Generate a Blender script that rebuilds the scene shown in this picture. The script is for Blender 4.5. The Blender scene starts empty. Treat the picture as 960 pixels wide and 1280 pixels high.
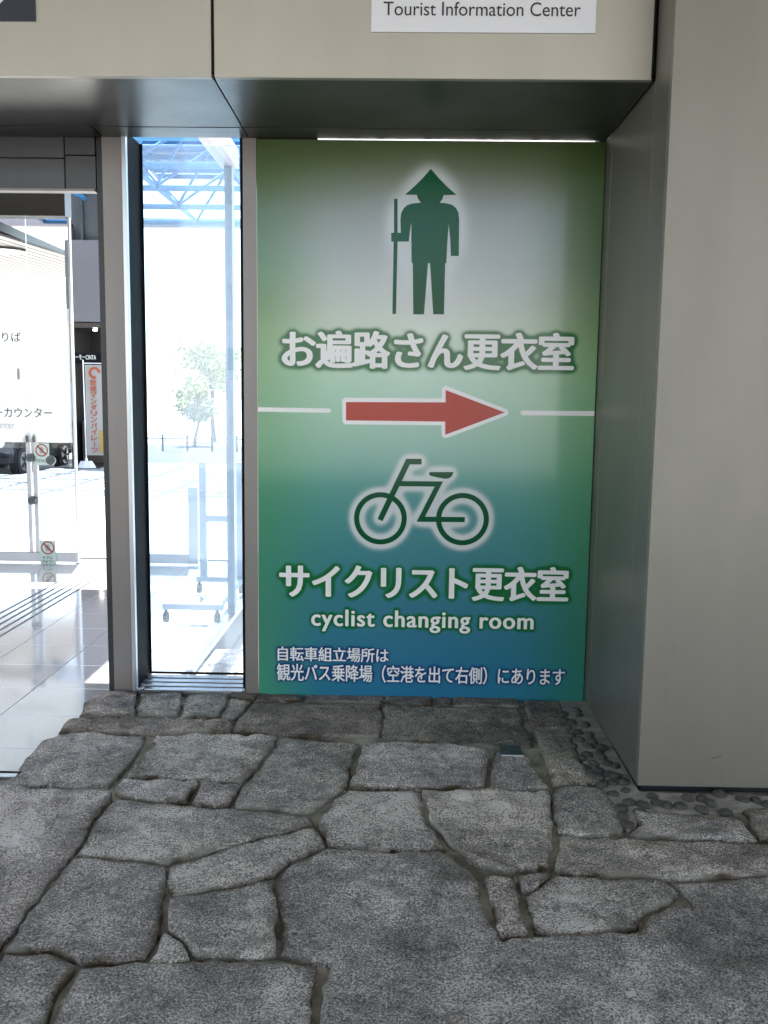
import bpy, bmesh, math, random
import numpy as np
from mathutils import Vector, Matrix, noise
from mathutils.geometry import delaunay_2d_cdt
random.seed(7)
S = bpy.context.scene
COL = S.collection
R = math.radians

# ------------------------------------------------------------------ camera
CX, D, YAW, PIT, ROL, FPX = -0.0431, 4.5312, 0.01712, 0.12345, 0.01296, 1156.4
EYE = Vector((CX, -D, 1.5))
FW = Vector((-math.sin(YAW)*math.cos(PIT), math.cos(YAW)*math.cos(PIT), -math.sin(PIT)))
_r = FW.cross(Vector((0, 0, 1))).normalized(); _u = _r.cross(FW)
RT = _r*math.cos(ROL) + _u*math.sin(ROL)
UP = _u*math.cos(ROL) - _r*math.sin(ROL)
cd = bpy.data.cameras.new('camera'); cam = bpy.data.objects.new('camera', cd); COL.objects.link(cam)
m = Matrix((RT, UP, -FW)).transposed().to_4x4(); m.translation = EYE
cam.matrix_world = m
cd.sensor_fit = 'HORIZONTAL'; cd.sensor_width = 36; cd.lens = 36*FPX/960
cd.clip_start = .05; cd.clip_end = 2000
S.camera = cam

# ------------------------------------------------------------------ world, sun, exposure
SUN_EL, SUN_AZ = 76, 12          # azimuth measured from +Y towards -X
w = bpy.data.worlds.new("World"); S.world = w; w.use_nodes = True
nt = w.node_tree; nt.nodes.clear()
sky = nt.nodes.new('ShaderNodeTexSky'); sky.sky_type = 'NISHITA'; sky.sun_disc = False
sky.sun_elevation = R(SUN_EL); sky.sun_rotation = R(-SUN_AZ); sky.air_density = .8; sky.dust_density = 1.6; sky.ozone_density = .4
bg = nt.nodes.new('ShaderNodeBackground'); bg.inputs['Strength'].default_value = .15
wo = nt.nodes.new('ShaderNodeOutputWorld')
wb = nt.nodes.new('ShaderNodeMixRGB'); wb.blend_type = 'MULTIPLY'; wb.inputs[0].default_value = 1; wb.inputs[2].default_value = (1.10, 1.0, .86, 1)
nt.links.new(sky.outputs[0], wb.inputs[1]); nt.links.new(wb.outputs[0], bg.inputs[0]); nt.links.new(bg.outputs[0], wo.inputs[0])
sl = bpy.data.lights.new('sun', 'SUN'); sl.energy = 4.5; sl.angle = R(.53); sl.color = (1, .95, .88)
so = bpy.data.objects.new('sun', sl); COL.objects.link(so)
sdir = Vector((-math.sin(R(SUN_AZ))*math.cos(R(SUN_EL)), math.cos(R(SUN_AZ))*math.cos(R(SUN_EL)), math.sin(R(SUN_EL))))
so.rotation_euler = sdir.to_track_quat('Z', 'Y').to_euler(); so.location = (0, 10, 30)
S.view_settings.view_transform = 'Standard'; S.view_settings.look = 'None'
S.view_settings.exposure = 2.62; S.view_settings.gamma = 1
S.render.engine = 'CYCLES'
S.cycles.max_bounces = 10; S.cycles.diffuse_bounces = 5; S.cycles.transparent_max_bounces = 24
S.cycles.caustics_reflective = False; S.cycles.caustics_refractive = False
S.cycles.sample_clamp_indirect = 6

# ------------------------------------------------------------------ photo pixel -> point on a true plane
def ray(u, v): return FW*FPX + RT*(u-480) + UP*(640-v)
def onY(u, v, Y=0.0):
    d = ray(u, v); return EYE + d*((Y+D)/d.y)
def onZ(u, v, Z=0.0):
    d = ray(u, v); return EYE + d*((Z-1.5)/d.z)
def onX(u, v, X):
    d = ray(u, v); return EYE + d*((X-CX)/d.x)

# ------------------------------------------------------------------ materials
def lin(r, g, b, k=1.0):
    f = lambda c: (c/255/12.92 if c/255 < .04045 else ((c/255+.055)/1.055)**2.4)*k
    return (f(r), f(g), f(b), 1)
def mat(name, base=(.5, .5, .5, 1), rough=.5, metal=0.0, spec=.5, **kw):
    if len(base) == 3: base = (*base, 1)
    M = bpy.data.materials.new(name); M.use_nodes = True
    b = M.node_tree.nodes['Principled BSDF']
    b.inputs['Base Color'].default_value = base; b.inputs['Roughness'].default_value = rough
    b.inputs['Metallic'].default_value = metal; b.inputs['Specular IOR Level'].default_value = spec
    for k, v in kw.items(): b.inputs[k.replace('_', ' ')].default_value = v
    return M
def N(M, t, **kw):
    n = M.node_tree.nodes.new(t)
    for k, v in kw.items():
        if k in n.inputs: n.inputs[k].default_value = v
        else: setattr(n, k, v)
    return n
def L(M, a, b): M.node_tree.links.new(a, b)
def mottled(name, c1, c2, scale=3, rough=.5, metal=0.0, bump=0.0, bscale=60, r2=None, stretch=(1, 1, 1), detail=6, spec=.5):
    """two colours of the surface itself mixed by noise, with fine relief"""
    M = mat(name, c1, rough, metal, spec); b = M.node_tree.nodes['Principled BSDF']
    tc = N(M, 'ShaderNodeTexCoord'); mp = N(M, 'ShaderNodeMapping'); mp.inputs['Scale'].default_value = stretch
    L(M, tc.outputs['Object'], mp.inputs[0])
    n1 = N(M, 'ShaderNodeTexNoise', Scale=scale, Detail=detail, Roughness=.6); L(M, mp.outputs[0], n1.inputs['Vector'])
    cr = N(M, 'ShaderNodeValToRGB'); cr.color_ramp.elements[0].position = .35; cr.color_ramp.elements[1].position = .65
    cr.color_ramp.elements[0].color = (*c1[:3], 1); cr.color_ramp.elements[1].color = (*c2[:3], 1)
    L(M, n1.outputs[0], cr.inputs[0]); L(M, cr.outputs[0], b.inputs['Base Color'])
    if r2 is not None:
        mr = N(M, 'ShaderNodeMapRange'); mr.inputs[3].default_value = rough; mr.inputs[4].default_value = r2
        mr.inputs[1].default_value = .3; mr.inputs[2].default_value = .7
        L(M, n1.outputs[0], mr.inputs[0]); L(M, mr.outputs[0], b.inputs['Roughness'])
    if bump:
        n2 = N(M, 'ShaderNodeTexNoise', Scale=bscale, Detail=4); L(M, mp.outputs[0], n2.inputs['Vector'])
        bp = N(M, 'ShaderNodeBump', Strength=.6, Distance=bump); L(M, n2.outputs[0], bp.inputs['Height']); L(M, bp.outputs[0], b.inputs['Normal'])
    return M
def glass(name, tint=(.9, .95, .95), ior=1.45, rough=0.0, film=0.0):
    M = bpy.data.materials.new(name); M.use_nodes = True; t = M.node_tree; t.nodes.clear()
    o = t.nodes.new('ShaderNodeOutputMaterial'); tr = t.nodes.new('ShaderNodeBsdfTransparent'); tr.inputs[0].default_value = (*tint, 1)
    gl = t.nodes.new('ShaderNodeBsdfGlossy'); gl.inputs['Roughness'].default_value = rough
    fr = t.nodes.new('ShaderNodeFresnel'); fr.inputs[0].default_value = ior
    mx = t.nodes.new('ShaderNodeMixShader'); t.links.new(fr.outputs[0], mx.inputs[0]); t.links.new(tr.outputs[0], mx.inputs[1]); t.links.new(gl.outputs[0], mx.inputs[2])
    t.links.new(mx.outputs[0], o.inputs[0]); return M

def thin_glass(name, tint, refl):
    M = bpy.data.materials.new(name); M.use_nodes = True; t = M.node_tree; t.nodes.clear()
    o = t.nodes.new('ShaderNodeOutputMaterial'); tr = t.nodes.new('ShaderNodeBsdfTransparent'); tr.inputs[0].default_value = (*tint, 1)
    gl = t.nodes.new('ShaderNodeBsdfGlossy'); gl.inputs['Roughness'].default_value = 0; mx = t.nodes.new('ShaderNodeMixShader'); mx.inputs[0].default_value = refl
    t.links.new(tr.outputs[0], mx.inputs[1]); t.links.new(gl.outputs[0], mx.inputs[2]); t.links.new(mx.outputs[0], o.inputs[0]); return M
def granite(name):
    """rough split granite: black mica, grey feldspar, pale quartz grains; per-stone tint from the object colour"""
    M = mat(name, (.2, .2, .2), .78, 0, .3); b = M.node_tree.nodes['Principled BSDF']
    tc = N(M, 'ShaderNodeTexCoord'); oi = N(M, 'ShaderNodeObjectInfo')
    off = N(M, 'ShaderNodeVectorMath', operation='ADD'); sc_ = N(M, 'ShaderNodeMath', operation='MULTIPLY'); sc_.inputs[1].default_value = 37
    L(M, oi.outputs['Random'], sc_.inputs[0]); L(M, tc.outputs['Object'], off.inputs[0]); L(M, sc_.outputs[0], off.inputs[1])
    P = off.outputs[0]
    def nz(sc, de, ro, a, bb, lo, hi):
        n = N(M, 'ShaderNodeTexNoise', Scale=sc, Detail=de, Roughness=ro); L(M, P, n.inputs['Vector'])
        r = N(M, 'ShaderNodeMapRange'); r.inputs[1].default_value = a; r.inputs[2].default_value = bb; r.inputs[3].default_value = lo; r.inputs[4].default_value = hi
        L(M, n.outputs[0], r.inputs[0]); return n, r.outputs[0]
    def mul(x, y):
        m = N(M, 'ShaderNodeMath', operation='MULTIPLY'); L(M, x, m.inputs[0]); L(M, y, m.inputs[1]); return m.outputs[0]
    n1 = N(M, 'ShaderNodeTexNoise', Scale=150, Detail=4, Roughness=.75); L(M, P, n1.inputs['Vector'])
    cr = N(M, 'ShaderNodeValToRGB'); e = cr.color_ramp.elements
    e[0].position = .38; e[0].color = (.06, .059, .057, 1); e[1].position = .63; e[1].color = (.58, .57, .55, 1)
    a = e.new(.46); a.color = (.20, .197, .19, 1); a = e.new(.55); a.color = (.35, .34, .325, 1)
    L(M, n1.outputs[0], cr.inputs[0])
    f = mul(nz(2.6, 6, .6, .36, .64, .62, 1.42)[1], nz(13, 9, .75, .33, .67, .55, 1.5)[1])
    f = mul(f, nz(330, 2, .5, .3, .7, .65, 1.35)[1])
    m1 = N(M, 'ShaderNodeMixRGB', blend_type='MULTIPLY'); m1.inputs[0].default_value = 1; L(M, cr.outputs[0], m1.inputs[1]); L(M, f, m1.inputs[2])
    m2 = N(M, 'ShaderNodeMixRGB', blend_type='MULTIPLY'); m2.inputs[0].default_value = 1; L(M, m1.outputs[0], m2.inputs[1]); L(M, oi.outputs['Color'], m2.inputs[2])
    # brown earth in hollows, pale mortar smears and rust along some edges
    m3 = N(M, 'ShaderNodeMixRGB'); L(M, nz(5.5, 8, .72, .54, .70, 0, .55)[1], m3.inputs[0]); L(M, m2.outputs[0], m3.inputs[1]); m3.inputs[2].default_value = (.16, .13, .095, 1)
    m5 = N(M, 'ShaderNodeMixRGB'); L(M, nz(8.5, 9, .75, .585, .67, 0, .6)[1], m5.inputs[0]); L(M, m3.outputs[0], m5.inputs[1]); m5.inputs[2].default_value = (.58, .55, .49, 1)
    ed = N(M, 'ShaderNodeAttribute', attribute_name='edge')
    m4 = N(M, 'ShaderNodeMixRGB'); L(M, mul(ed.outputs['Fac'], nz(7, 6, .7, .42, .56, 0, 1)[1]), m4.inputs[0]); L(M, m5.outputs[0], m4.inputs[1])
    c2 = N(M, 'ShaderNodeMixRGB'); c2.inputs[1].default_value = (.50, .46, .38, 1); c2.inputs[2].default_value = (.15, .105, .06, 1); L(M, nz(3.3, 4, .6, .45, .56, 0, 1)[1], c2.inputs[0]); L(M, c2.outputs[0], m4.inputs[2])
    L(M, m4.outputs[0], b.inputs['Base Color'])
    nb = N(M, 'ShaderNodeTexNoise', Scale=26, Detail=10, Roughness=.74); L(M, P, nb.inputs['Vector'])
    bp = N(M, 'ShaderNodeBump', Strength=1.0, Distance=.05); L(M, nb.outputs[0], bp.inputs['Height']); L(M, bp.outputs[0], b.inputs['Normal'])
    return M

MT = {}
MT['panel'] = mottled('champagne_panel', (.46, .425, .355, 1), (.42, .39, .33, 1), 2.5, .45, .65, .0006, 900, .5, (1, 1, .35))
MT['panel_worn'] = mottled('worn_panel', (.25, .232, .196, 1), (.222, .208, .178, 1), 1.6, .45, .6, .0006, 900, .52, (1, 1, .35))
def add_stains(M):
    b = M.node_tree.nodes['Principled BSDF']; src = b.inputs['Base Color'].links[0].from_socket
    tc = N(M, 'ShaderNodeTexCoord'); mp = N(M, 'ShaderNodeMapping'); mp.inputs['Scale'].default_value = (5, 5, .5); L(M, tc.outputs['Object'], mp.inputs[0])
    n = N(M, 'ShaderNodeTexNoise', Scale=2.2, Detail=9, Roughness=.7); L(M, mp.outputs[0], n.inputs['Vector'])
    r = N(M, 'ShaderNodeMapRange'); r.inputs[1].default_value = .57; r.inputs[2].default_value = .72; r.inputs[3].default_value = 0; r.inputs[4].default_value = .30; L(M, n.outputs[0], r.inputs[0])
    n2 = N(M, 'ShaderNodeTexNoise', Scale=9, Detail=10, Roughness=.8); L(M, tc.outputs['Object'], n2.inputs['Vector'])
    r2 = N(M, 'ShaderNodeMapRange'); r2.inputs[1].default_value = .62; r2.inputs[2].default_value = .75; r2.inputs[3].default_value = 0; r2.inputs[4].default_value = .75; L(M, n2.outputs[0], r2.inputs[0])
    mx = N(M, 'ShaderNodeMath', operation='MAXIMUM'); L(M, r.outputs[0], mx.inputs[0]); L(M, r2.outputs[0], mx.inputs[1])
    m = N(M, 'ShaderNodeMixRGB'); L(M, mx.outputs[0], m.inputs[0]); L(M, src, m.inputs[1]); m.inputs[2].default_value = (.20, .185, .155, 1); L(M, m.outputs[0], b.inputs['Base Color'])
add_stains(MT['panel_worn'])
MT['smear'] = mottled('smear', (.20, .185, .15, 1), (.25, .23, .19, 1), 30, .55, .4)
MT['panel_shaded'] = mottled('shaded_metal_panel', (.175, .168, .145, 1), (.15, .145, .125, 1), 2.2, .36, .45, .0003, 700, .4, (1, 1, .3))  # the pillar metal again, colour darkened for its shaded side faces
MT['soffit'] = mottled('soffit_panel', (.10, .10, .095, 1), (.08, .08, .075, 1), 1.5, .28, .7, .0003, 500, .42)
MT['joint'] = mat('black_joint', (.01, .01, .01), .7)
MT['frame'] = mottled('brushed_frame', (.235, .215, .197, 1), (.205, .188, .174, 1), 5, .4, .45, .0002, 300, None, (1, 1, .1))
MT['dark_frame'] = mat('dark_frame', (.035, .035, .035), .4, .3)
MT['black'] = mat('black_gasket', (.006, .007, .010), .7, 0, .12)
MT['alu'] = mottled('aluminium', (.55, .56, .57, 1), (.46, .47, .48, 1), 8, .25, .9, .0002, 200, .4, (1, 1, .1))
MT['pane'] = glass('window_pane_glass', (.84, .92, .98))
_t = MT['pane'].node_tree; _o = [n for n in _t.nodes if n.type == 'OUTPUT_MATERIAL'][0]; _m0 = _o.inputs[0].links[0].from_node   # pale veil mixed into the glass, stands in for bright haze
_tl = _t.nodes.new('ShaderNodeBsdfTranslucent'); _tl.inputs[0].default_value = (.82, .9, 1, 1); _m1 = _t.nodes.new('ShaderNodeMixShader'); _m1.inputs[0].default_value = .13
_t.links.new(_m0.outputs[0], _m1.inputs[1]); _t.links.new(_tl.outputs[0], _m1.inputs[2]); _t.links.new(_m1.outputs[0], _o.inputs[0])
MT['clear'] = glass('clear_glass', (.95, .97, .97), 1.3)
MT['side_glass'] = thin_glass('side_glass', (.90, .95, .98), .05)
MT['granite'] = granite('split_granite')
MT['mortar'] = mottled('mortar', (.58, .53, .44, 1), (.17, .155, .125, 1), 7, .95, 0, .006, 90)
MT['mortar_light'] = mottled('pale_mortar', (.55, .52, .46, 1), (.30, .28, .25, 1), 16, .95, 0, .006, 90)
MT['pebble'] = mottled('dark_pebble', (.05, .048, .044, 1), (.11, .105, .095, 1), 25, .6, 0, .002, 120)
MT['tile'] = mottled('polished_tile', (.62, .62, .63, 1), (.50, .50, .51, 1), 130, .05, .5, 0, 60, .09, detail=3, spec=1.0)
MT['pave'] = mottled('pale_pavement', (.55, .55, .54, 1), (.47, .47, .46, 1), 30, .3, 0, 0, 60, .4, detail=3, spec=.5)
MT['grout'] = mat('grout', (.12, .12, .12), .8)
MT['white'] = mat('white_paint', (.78, .78, .8), .5)
MT['ink'] = mat('black_ink', (.02, .02, .022), .5)
MT['white_sign'] = mottled('white_sign_face', (.72, .72, .74, 1), (.70, .70, .72, 1), 3, .35)

# ------------------------------------------------------------------ object helpers
def tag(o, label=None, cat=None, group=None, kind=None):
    if label: o['label'] = label
    if cat: o['category'] = cat
    if group: o['group'] = group
    if kind: o['kind'] = kind
    return o
def empty(name, loc=(0, 0, 0), rz=0):
    o = bpy.data.objects.new(name, None); COL.objects.link(o); o.location = loc; o.rotation_euler = (0, 0, rz)
    o.empty_display_size = .1; return o
def link(name, me, material, parent=None, loc=(0, 0, 0)):
    o = bpy.data.objects.new(name, me); COL.objects.link(o)
    if material and not me.materials: me.materials.append(material)
    o.location = loc
    if parent: o.parent = parent
    return o
def bmobj(name, bm, material, parent=None, smooth=False, loc=(0, 0, 0)):
    me = bpy.data.meshes.new(name); bmesh.ops.recalc_face_normals(bm, faces=bm.faces); bm.to_mesh(me); bm.free()
    if smooth:
        for p in me.polygons: p.use_smooth = True
    return link(name, me, material, parent, loc)
def bx(bm, x0, x1, y0, y1, z0, z1, bev=0.0):
    b2 = bmesh.new(); bmesh.ops.create_cube(b2, size=1)
    for v in b2.verts:
        v.co = Vector(((x0+x1)/2+v.co.x*(x1-x0), (y0+y1)/2+v.co.y*(y1-y0), (z0+z1)/2+v.co.z*(z1-z0)))
    if bev: bmesh.ops.bevel(b2, geom=b2.edges[:], offset=bev, segments=2, affect='EDGES', profile=.6)
    t = bpy.data.meshes.new('tmp'); b2.to_mesh(t); b2.free(); bm.from_mesh(t); bpy.data.meshes.remove(t)
    return bm
def box(name, x0, x1, y0, y1, z0, z1, material, parent=None, bev=0.0):
    x0, x1 = sorted((x0, x1)); y0, y1 = sorted((y0, y1)); z0, z1 = sorted((z0, z1))
    off = parent.location if parent and not parent.parent else Vector((0, 0, 0))
    cx, cy, cz = (x0+x1)/2, (y0+y1)/2, (z0+z1)/2
    bm = bx(bmesh.new(), x0-cx, x1-cx, y0-cy, y1-cy, z0-cz, z1-cz, bev)
    return bmobj(name, bm, material, parent, loc=Vector((cx, cy, cz))-off)
def tube(bm, p, q, r, n=8):
    p, q = Vector(p), Vector(q); d = q-p
    mx = Matrix.Translation((p+q)/2) @ d.to_track_quat('Z', 'Y').to_matrix().to_4x4()
    bmesh.ops.create_cone(bm, cap_ends=True, segments=n, radius1=r, radius2=r, depth=d.length, matrix=mx)
def tubeobj(name, p, q, r, material, parent=None, n=8):
    off = parent.location if parent and not parent.parent else Vector((0, 0, 0))
    c = (Vector(p)+Vector(q))/2
    bm = bmesh.new(); tube(bm, Vector(p)-c, Vector(q)-c, r, n)
    return bmobj(name, bm, material, parent, loc=c-off)
def tri_fill(pts):
    A = sum(pts[i-1][0]*pts[i][1]-pts[i][0]*pts[i-1][1] for i in range(len(pts)))
    if A < 0: pts = pts[::-1]
    vs, es, fs, *_ = delaunay_2d_cdt([Vector(p) for p in pts], [], [list(range(len(pts)))], 1, 1e-7)
    return [(v.x, v.y) for v in vs], [tuple(f) for f in fs]
def plate(name, pts, Y, th, material, parent=None):
    """a flat shape standing at depth Y; pts are (x, z); th = thickness towards the viewer"""
    P, T = tri_fill(pts); bm = bmesh.new(); vs = [bm.verts.new((x, Y-th, z)) for x, z in P]
    for f in T: bm.faces.new([vs[i] for i in f])
    g = bmesh.ops.extrude_face_region(bm, geom=bm.faces[:])
    for v in g['geom']:
        if isinstance(v, bmesh.types.BMVert): v.co.y = Y
    bmesh.ops.triangulate(bm, faces=bm.faces[:])
    return bmobj(name, bm, material, parent)

# ------------------------------------------------------------------ text as geometry
def text_mesh(body, offset=0.0, shear=0.0, spacing=1.0):
    cu = bpy.data.curves.new('text', 'FONT'); cu.body = body; cu.offset = offset; cu.shear = shear
    cu.resolution_u = 4; cu.space_character = spacing; cu.fill_mode = 'FRONT'
    o = bpy.data.objects.new('text', cu); COL.objects.link(o); bpy.context.view_layer.update()
    me = bpy.data.meshes.new_from_object(o.evaluated_get(bpy.context.evaluated_depsgraph_get()))
    bpy.data.objects.remove(o); bpy.data.curves.remove(cu)
    co = np.empty(len(me.vertices)*3); me.vertices.foreach_get('co', co); co = co.reshape(-1, 3)
    me.calc_loop_triangles(); tri = np.empty(len(me.loop_triangles)*3, dtype=int); me.loop_triangles.foreach_get('vertices', tri)
    bpy.data.meshes.remove(me)
    return co[:, :2].copy(), tri.reshape(-1, 3)
def flat_text(name, body, x0, x1, z0, z1, Y, material, parent=None, offset=0.0, spacing=1.0, flare=.5):
    """lettering filling the box x0..x1, z0..z1 on the plane Y; returns points and triangles as well"""
    p, t = text_mesh(body, 0, 0, spacing)
    lay = np.zeros(len(p))
    if offset:      # heavier weight: the same glyphs struck several times, a hair's breadth apart
        dirs = [(0, 0)]+[(offset*math.cos(a), offset*flare*math.sin(a)) for a in [math.pi*k/4+.2 for k in range(8)]]
        n_ = len(p); t = np.vstack([t+n_*k for k in range(len(dirs))]); lay = np.repeat(np.arange(len(dirs)), n_)*.00001
        p = np.vstack([p+np.array(d) for d in dirs])
    lo, hi = p.min(0), p.max(0)
    q = (p-lo)/(hi-lo)*np.array([x1-x0, z1-z0])+np.array([x0, z0])
    me = bpy.data.meshes.new(name)
    off = parent.location if parent and not parent.parent else Vector((0, 0, 0))
    me.from_pydata([(x-off.x, Y-off.y-l, z-off.z) for (x, z), l in zip(q, lay)], [], [tuple(int(i) for i in f) for f in t])
    o = link(name, me, material, parent)
    if name == 'lettering' and len(body) > 1: o['kind'] = 'stuff'
    return o, q, t

# ================================================================== MEASURES
X0, X1 = -.7435, .8992            # poster edges
ZL, YL, YP = 2.703, -.840, -1.0704  # soffit height, header face, pillar face
ZT = 2.6855                       # poster top

# ================================================================== THE GROUND
def sheet(name, pts, z, material, **k):
    me = bpy.data.meshes.new(name); me.from_pydata([(x, y, z) for x, y in pts], [], [tuple(range(len(pts)))])
    return link(name, me, material)
MT['asphalt'] = mottled('asphalt', (.06, .06, .062, 1), (.09, .09, .09, 1), 2, .85, 0, .004, 150)
MT['concrete'] = mottled('pale_concrete', (.36, .35, .33, 1), (.28, .275, .26, 1), .8, .8, 0, .003, 60)
g = sheet('ground', [(-400, -400), (400, -400), (400, 400), (-400, 400)], -.24, MT['concrete']); tag(g, kind='structure')
g = sheet('road', [(-60, 16.2), (60, 16.2), (60, 27), (-60, 27)], -.20, MT['asphalt']); tag(g, kind='structure')
g = sheet('forecourt', [(-40, -60), (40, -60), (40, -3.4), (-40, -3.4)], -.10, MT['concrete']); tag(g, kind='structure')

# --- stone paving traced on the ground plane (outlines in photo pixels, turned into true ground outlines)
ST = [
 # outline, tint
 ([(98,893),(104,882),(118,871),(135,864),(173,864),(171,880),(168,893)], .72),
 ([(174,864),(231,864),(223,895),(168,893)], .8),
 ([(232,864),(290,864),(287,872),(273,899),(223,895)], .8),
 ([(289,873),(314,876),(293,901),(274,899)], .7),
 ([(288,864),(324,864),(318,875),(288,872)], .6),
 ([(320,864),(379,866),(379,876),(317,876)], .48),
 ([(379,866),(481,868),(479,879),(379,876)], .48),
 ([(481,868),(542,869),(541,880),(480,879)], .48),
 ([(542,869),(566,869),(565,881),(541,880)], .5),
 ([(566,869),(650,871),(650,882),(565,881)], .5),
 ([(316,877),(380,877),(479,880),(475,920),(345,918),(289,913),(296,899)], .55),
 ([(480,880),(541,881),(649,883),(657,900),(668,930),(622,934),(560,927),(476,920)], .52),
 ([(72,915),(84,897),(168,894),(223,896),(291,903),(287,914),(200,916),(127,914)], .66),
 ([(-240,968),(0,972),(10,968),(22,957),(50,926),(70,916),(127,915),(184,918),(177,933),(160,957),(138,982),(67,982),(-30,980),(-240,978)], .72),
 ([(194,917),(287,915),(348,920),(330,948),(303,977),(247,973),(157,970),(172,950),(186,932)], .9),
 ([(140,984),(158,971),(250,973),(236,1003),(180,998),(146,993)], .9),
 ([(252,974),(303,978),(290,1005),(265,1007),(238,1004)], .95),
 ([(350,920),(452,928),(443,950),(434,981),(412,1000),(390,1015),(340,1009),(292,1006),(303,979),(331,949)], 1.05),
 ([(453,928),(560,929),(611,938),(614,950),(608,982),(527,985),(436,983)], 1.1),
 ([(616,938),(660,940),(668,958),(687,983),(648,986),(610,983)], 1.0),
 ([(526,987),(608,984),(648,987),(687,985),(690,1015),(693,1055),(686,1080),(640,1090),(592,1078),(560,1052),(536,1022)], 1.08),
 ([(434,985),(524,987),(534,1022),(548,1045),(560,1060),(480,1063),(430,1062),(409,1056),(395,1026),(413,1001)], 1.08),
 ([(-300,982),(0,983),(70,983),(138,986),(144,996),(117,1021),(110,1040),(93,1066),(72,1092),(40,1128),(5,1180),(-60,1270),(-320,1290)], 1.0),
 ([(146,995),(180,1000),(238,1006),(290,1008),(390,1017),(394,1030),(340,1041),(280,1058),(210,1078),(150,1074),(95,1066),(111,1041),(119,1022)], .92),
 ([(395,1029),(408,1056),(372,1070),(346,1095),(285,1107),(214,1118),(207,1098),(209,1080),(280,1060),(340,1043)], .95),
 ([(93,1069),(150,1076),(206,1081),(208,1100),(206,1125),(203,1160),(183,1197),(110,1203),(65,1189),(3,1187),(40,1131),(73,1093)], .8),
 ([(211,1120),(285,1109),(345,1097),(347,1140),(345,1190),(320,1196),(240,1192),(229,1175),(207,1159)], .85),
 ([(186,1200),(206,1161),(229,1176),(238,1195),(215,1203)], .8),
 ([(349,1100),(372,1074),(410,1060),(480,1065),(550,1062),(580,1083),(600,1100),(606,1127),(614,1152),(626,1173),(680,1169),(740,1164),(798,1161),(810,1140),(838,1130),(868,1129),(852,1112),(835,1101),(880,1098),(960,1094),(1250,1080),(1500,1300),(1300,1500),(600,1640),(400,1560),(396,1290),(402,1232),(414,1204),(385,1197),(350,1193),(347,1140)], .9),
 ([(602,1094),(643,1092),(652,1122),(664,1165),(626,1171),(612,1130)], .98),
 ([(646,1095),(690,1086),(688,1094),(662,1113),(652,1113)], .8),
 ([(690,1090),(760,1095),(830,1100),(850,1114),(838,1127),(808,1137),(797,1158),(740,1162),(668,1167),(660,1140),(654,1120),(664,1114)], 1.1),
 ([(690,982),(748,978),(769,1000),(786,1030),(780,1039),(735,1043),(697,1040),(690,1012)], .95),
 ([(790,1012),(850,1016),(920,1021),(935,1035),(947,1049),(860,1047),(800,1045),(784,1040),(797,1028)], .75),
 ([(926,1010),(962,1005),(1250,1010),(1260,1050),(950,1050),(936,1032)], .7),
 ([(694,1042),(735,1045),(800,1047),(950,1052),(1260,1053),(1265,1078),(960,1091),(880,1095),(830,1098),(760,1093),(700,1087),(690,1080),(695,1060)], .9),
 ([(652,873),(699,875),(709,905),(663,905),(658,893)], .5),
 ([(664,906),(710,906),(717,925),(731,955),(748,976),(692,981),(684,957),(673,930)], .62),
 ([(5,1190),(62,1192),(97,1204),(72,1245),(40,1310),(-60,1420),(-330,1420),(-300,1300),(-30,1245)], .75),
 ([(100,1206),(183,1199),(240,1196),(320,1198),(350,1195),(398,1203),(394,1250),(390,1330),(380,1440),(20,1440),(45,1310),(75,1248)], .78),
 ([(-340,1425),(370,1445),(385,1620),(-300,1620)], .85),
 ([(610,1650),(1300,1510),(1500,1310),(1700,1500),(1500,1900),(600,1900)], .85),
 ([(-700,985),(-305,985),(-325,1290),(-345,1425),(-700,1500)], .85),
 ([(1262,1008),(1600,1008),(1650,1120),(1480,1270),(1256,1078)], .8),
]
paving = None
def noisy_outline(P, amp, rnd):
    out = []
    n = len(P)
    for i in range(n):
        a, b = np.array(P[i]), np.array(P[(i+1) % n]); L_ = np.linalg.norm(b-a); k = max(1, int(L_/.028))
        nrm = np.array([-(b-a)[1], (b-a)[0]])/max(L_, 1e-6)
        for j in range(k):
            t = j/k; q = a+(b-a)*t
            s = noise.noise(Vector((q[0]*9, q[1]*9, rnd)))*amp*1.1+noise.noise(Vector((q[0]*30, q[1]*30, rnd+3)))*amp*.9
            out.append(q+nrm*s*(1 if 0 < t else .6))
    return np.array(out)
def inset(P, d, rnd):
    n = len(P); A = .5*sum(P[i][0]*P[(i+1) % n][1]-P[(i+1) % n][0]*P[i][1] for i in range(n)); sg = 1 if A > 0 else -1
    out = []
    for i in range(n):
        a, b, c = P[i-1], P[i], P[(i+1) % n]
        e1 = (b-a)/max(np.linalg.norm(b-a), 1e-6); e2 = (c-b)/max(np.linalg.norm(c-b), 1e-6)
        nn = np.array([-e1[1]-e2[1], e1[0]+e2[0]]); l = np.linalg.norm(nn)
        nn = nn/l if l > .3 else np.array([-e1[1], e1[0]])
        dd = d*(1+.9*noise.noise(Vector((b[0]*4.1, b[1]*4.1, 5.5)))+.5*noise.noise(Vector((b[0]*23, b[1]*23, rnd))))
        out.append(b+nn*sg*dd)
    return np.array(out)
def inside(P, Q):
    c = np.zeros(len(Q), bool); n = len(P); j = n-1
    for i in range(n):
        xi, yi = P[i]; xj, yj = P[j]
        cnd = ((yi > Q[:, 1]) != (yj > Q[:, 1])) & (Q[:, 0] < (xj-xi)*(Q[:, 1]-yi)/((yj-yi) if yj != yi else 1e-9)+xi)
        c ^= cnd; j = i
    return c
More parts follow.
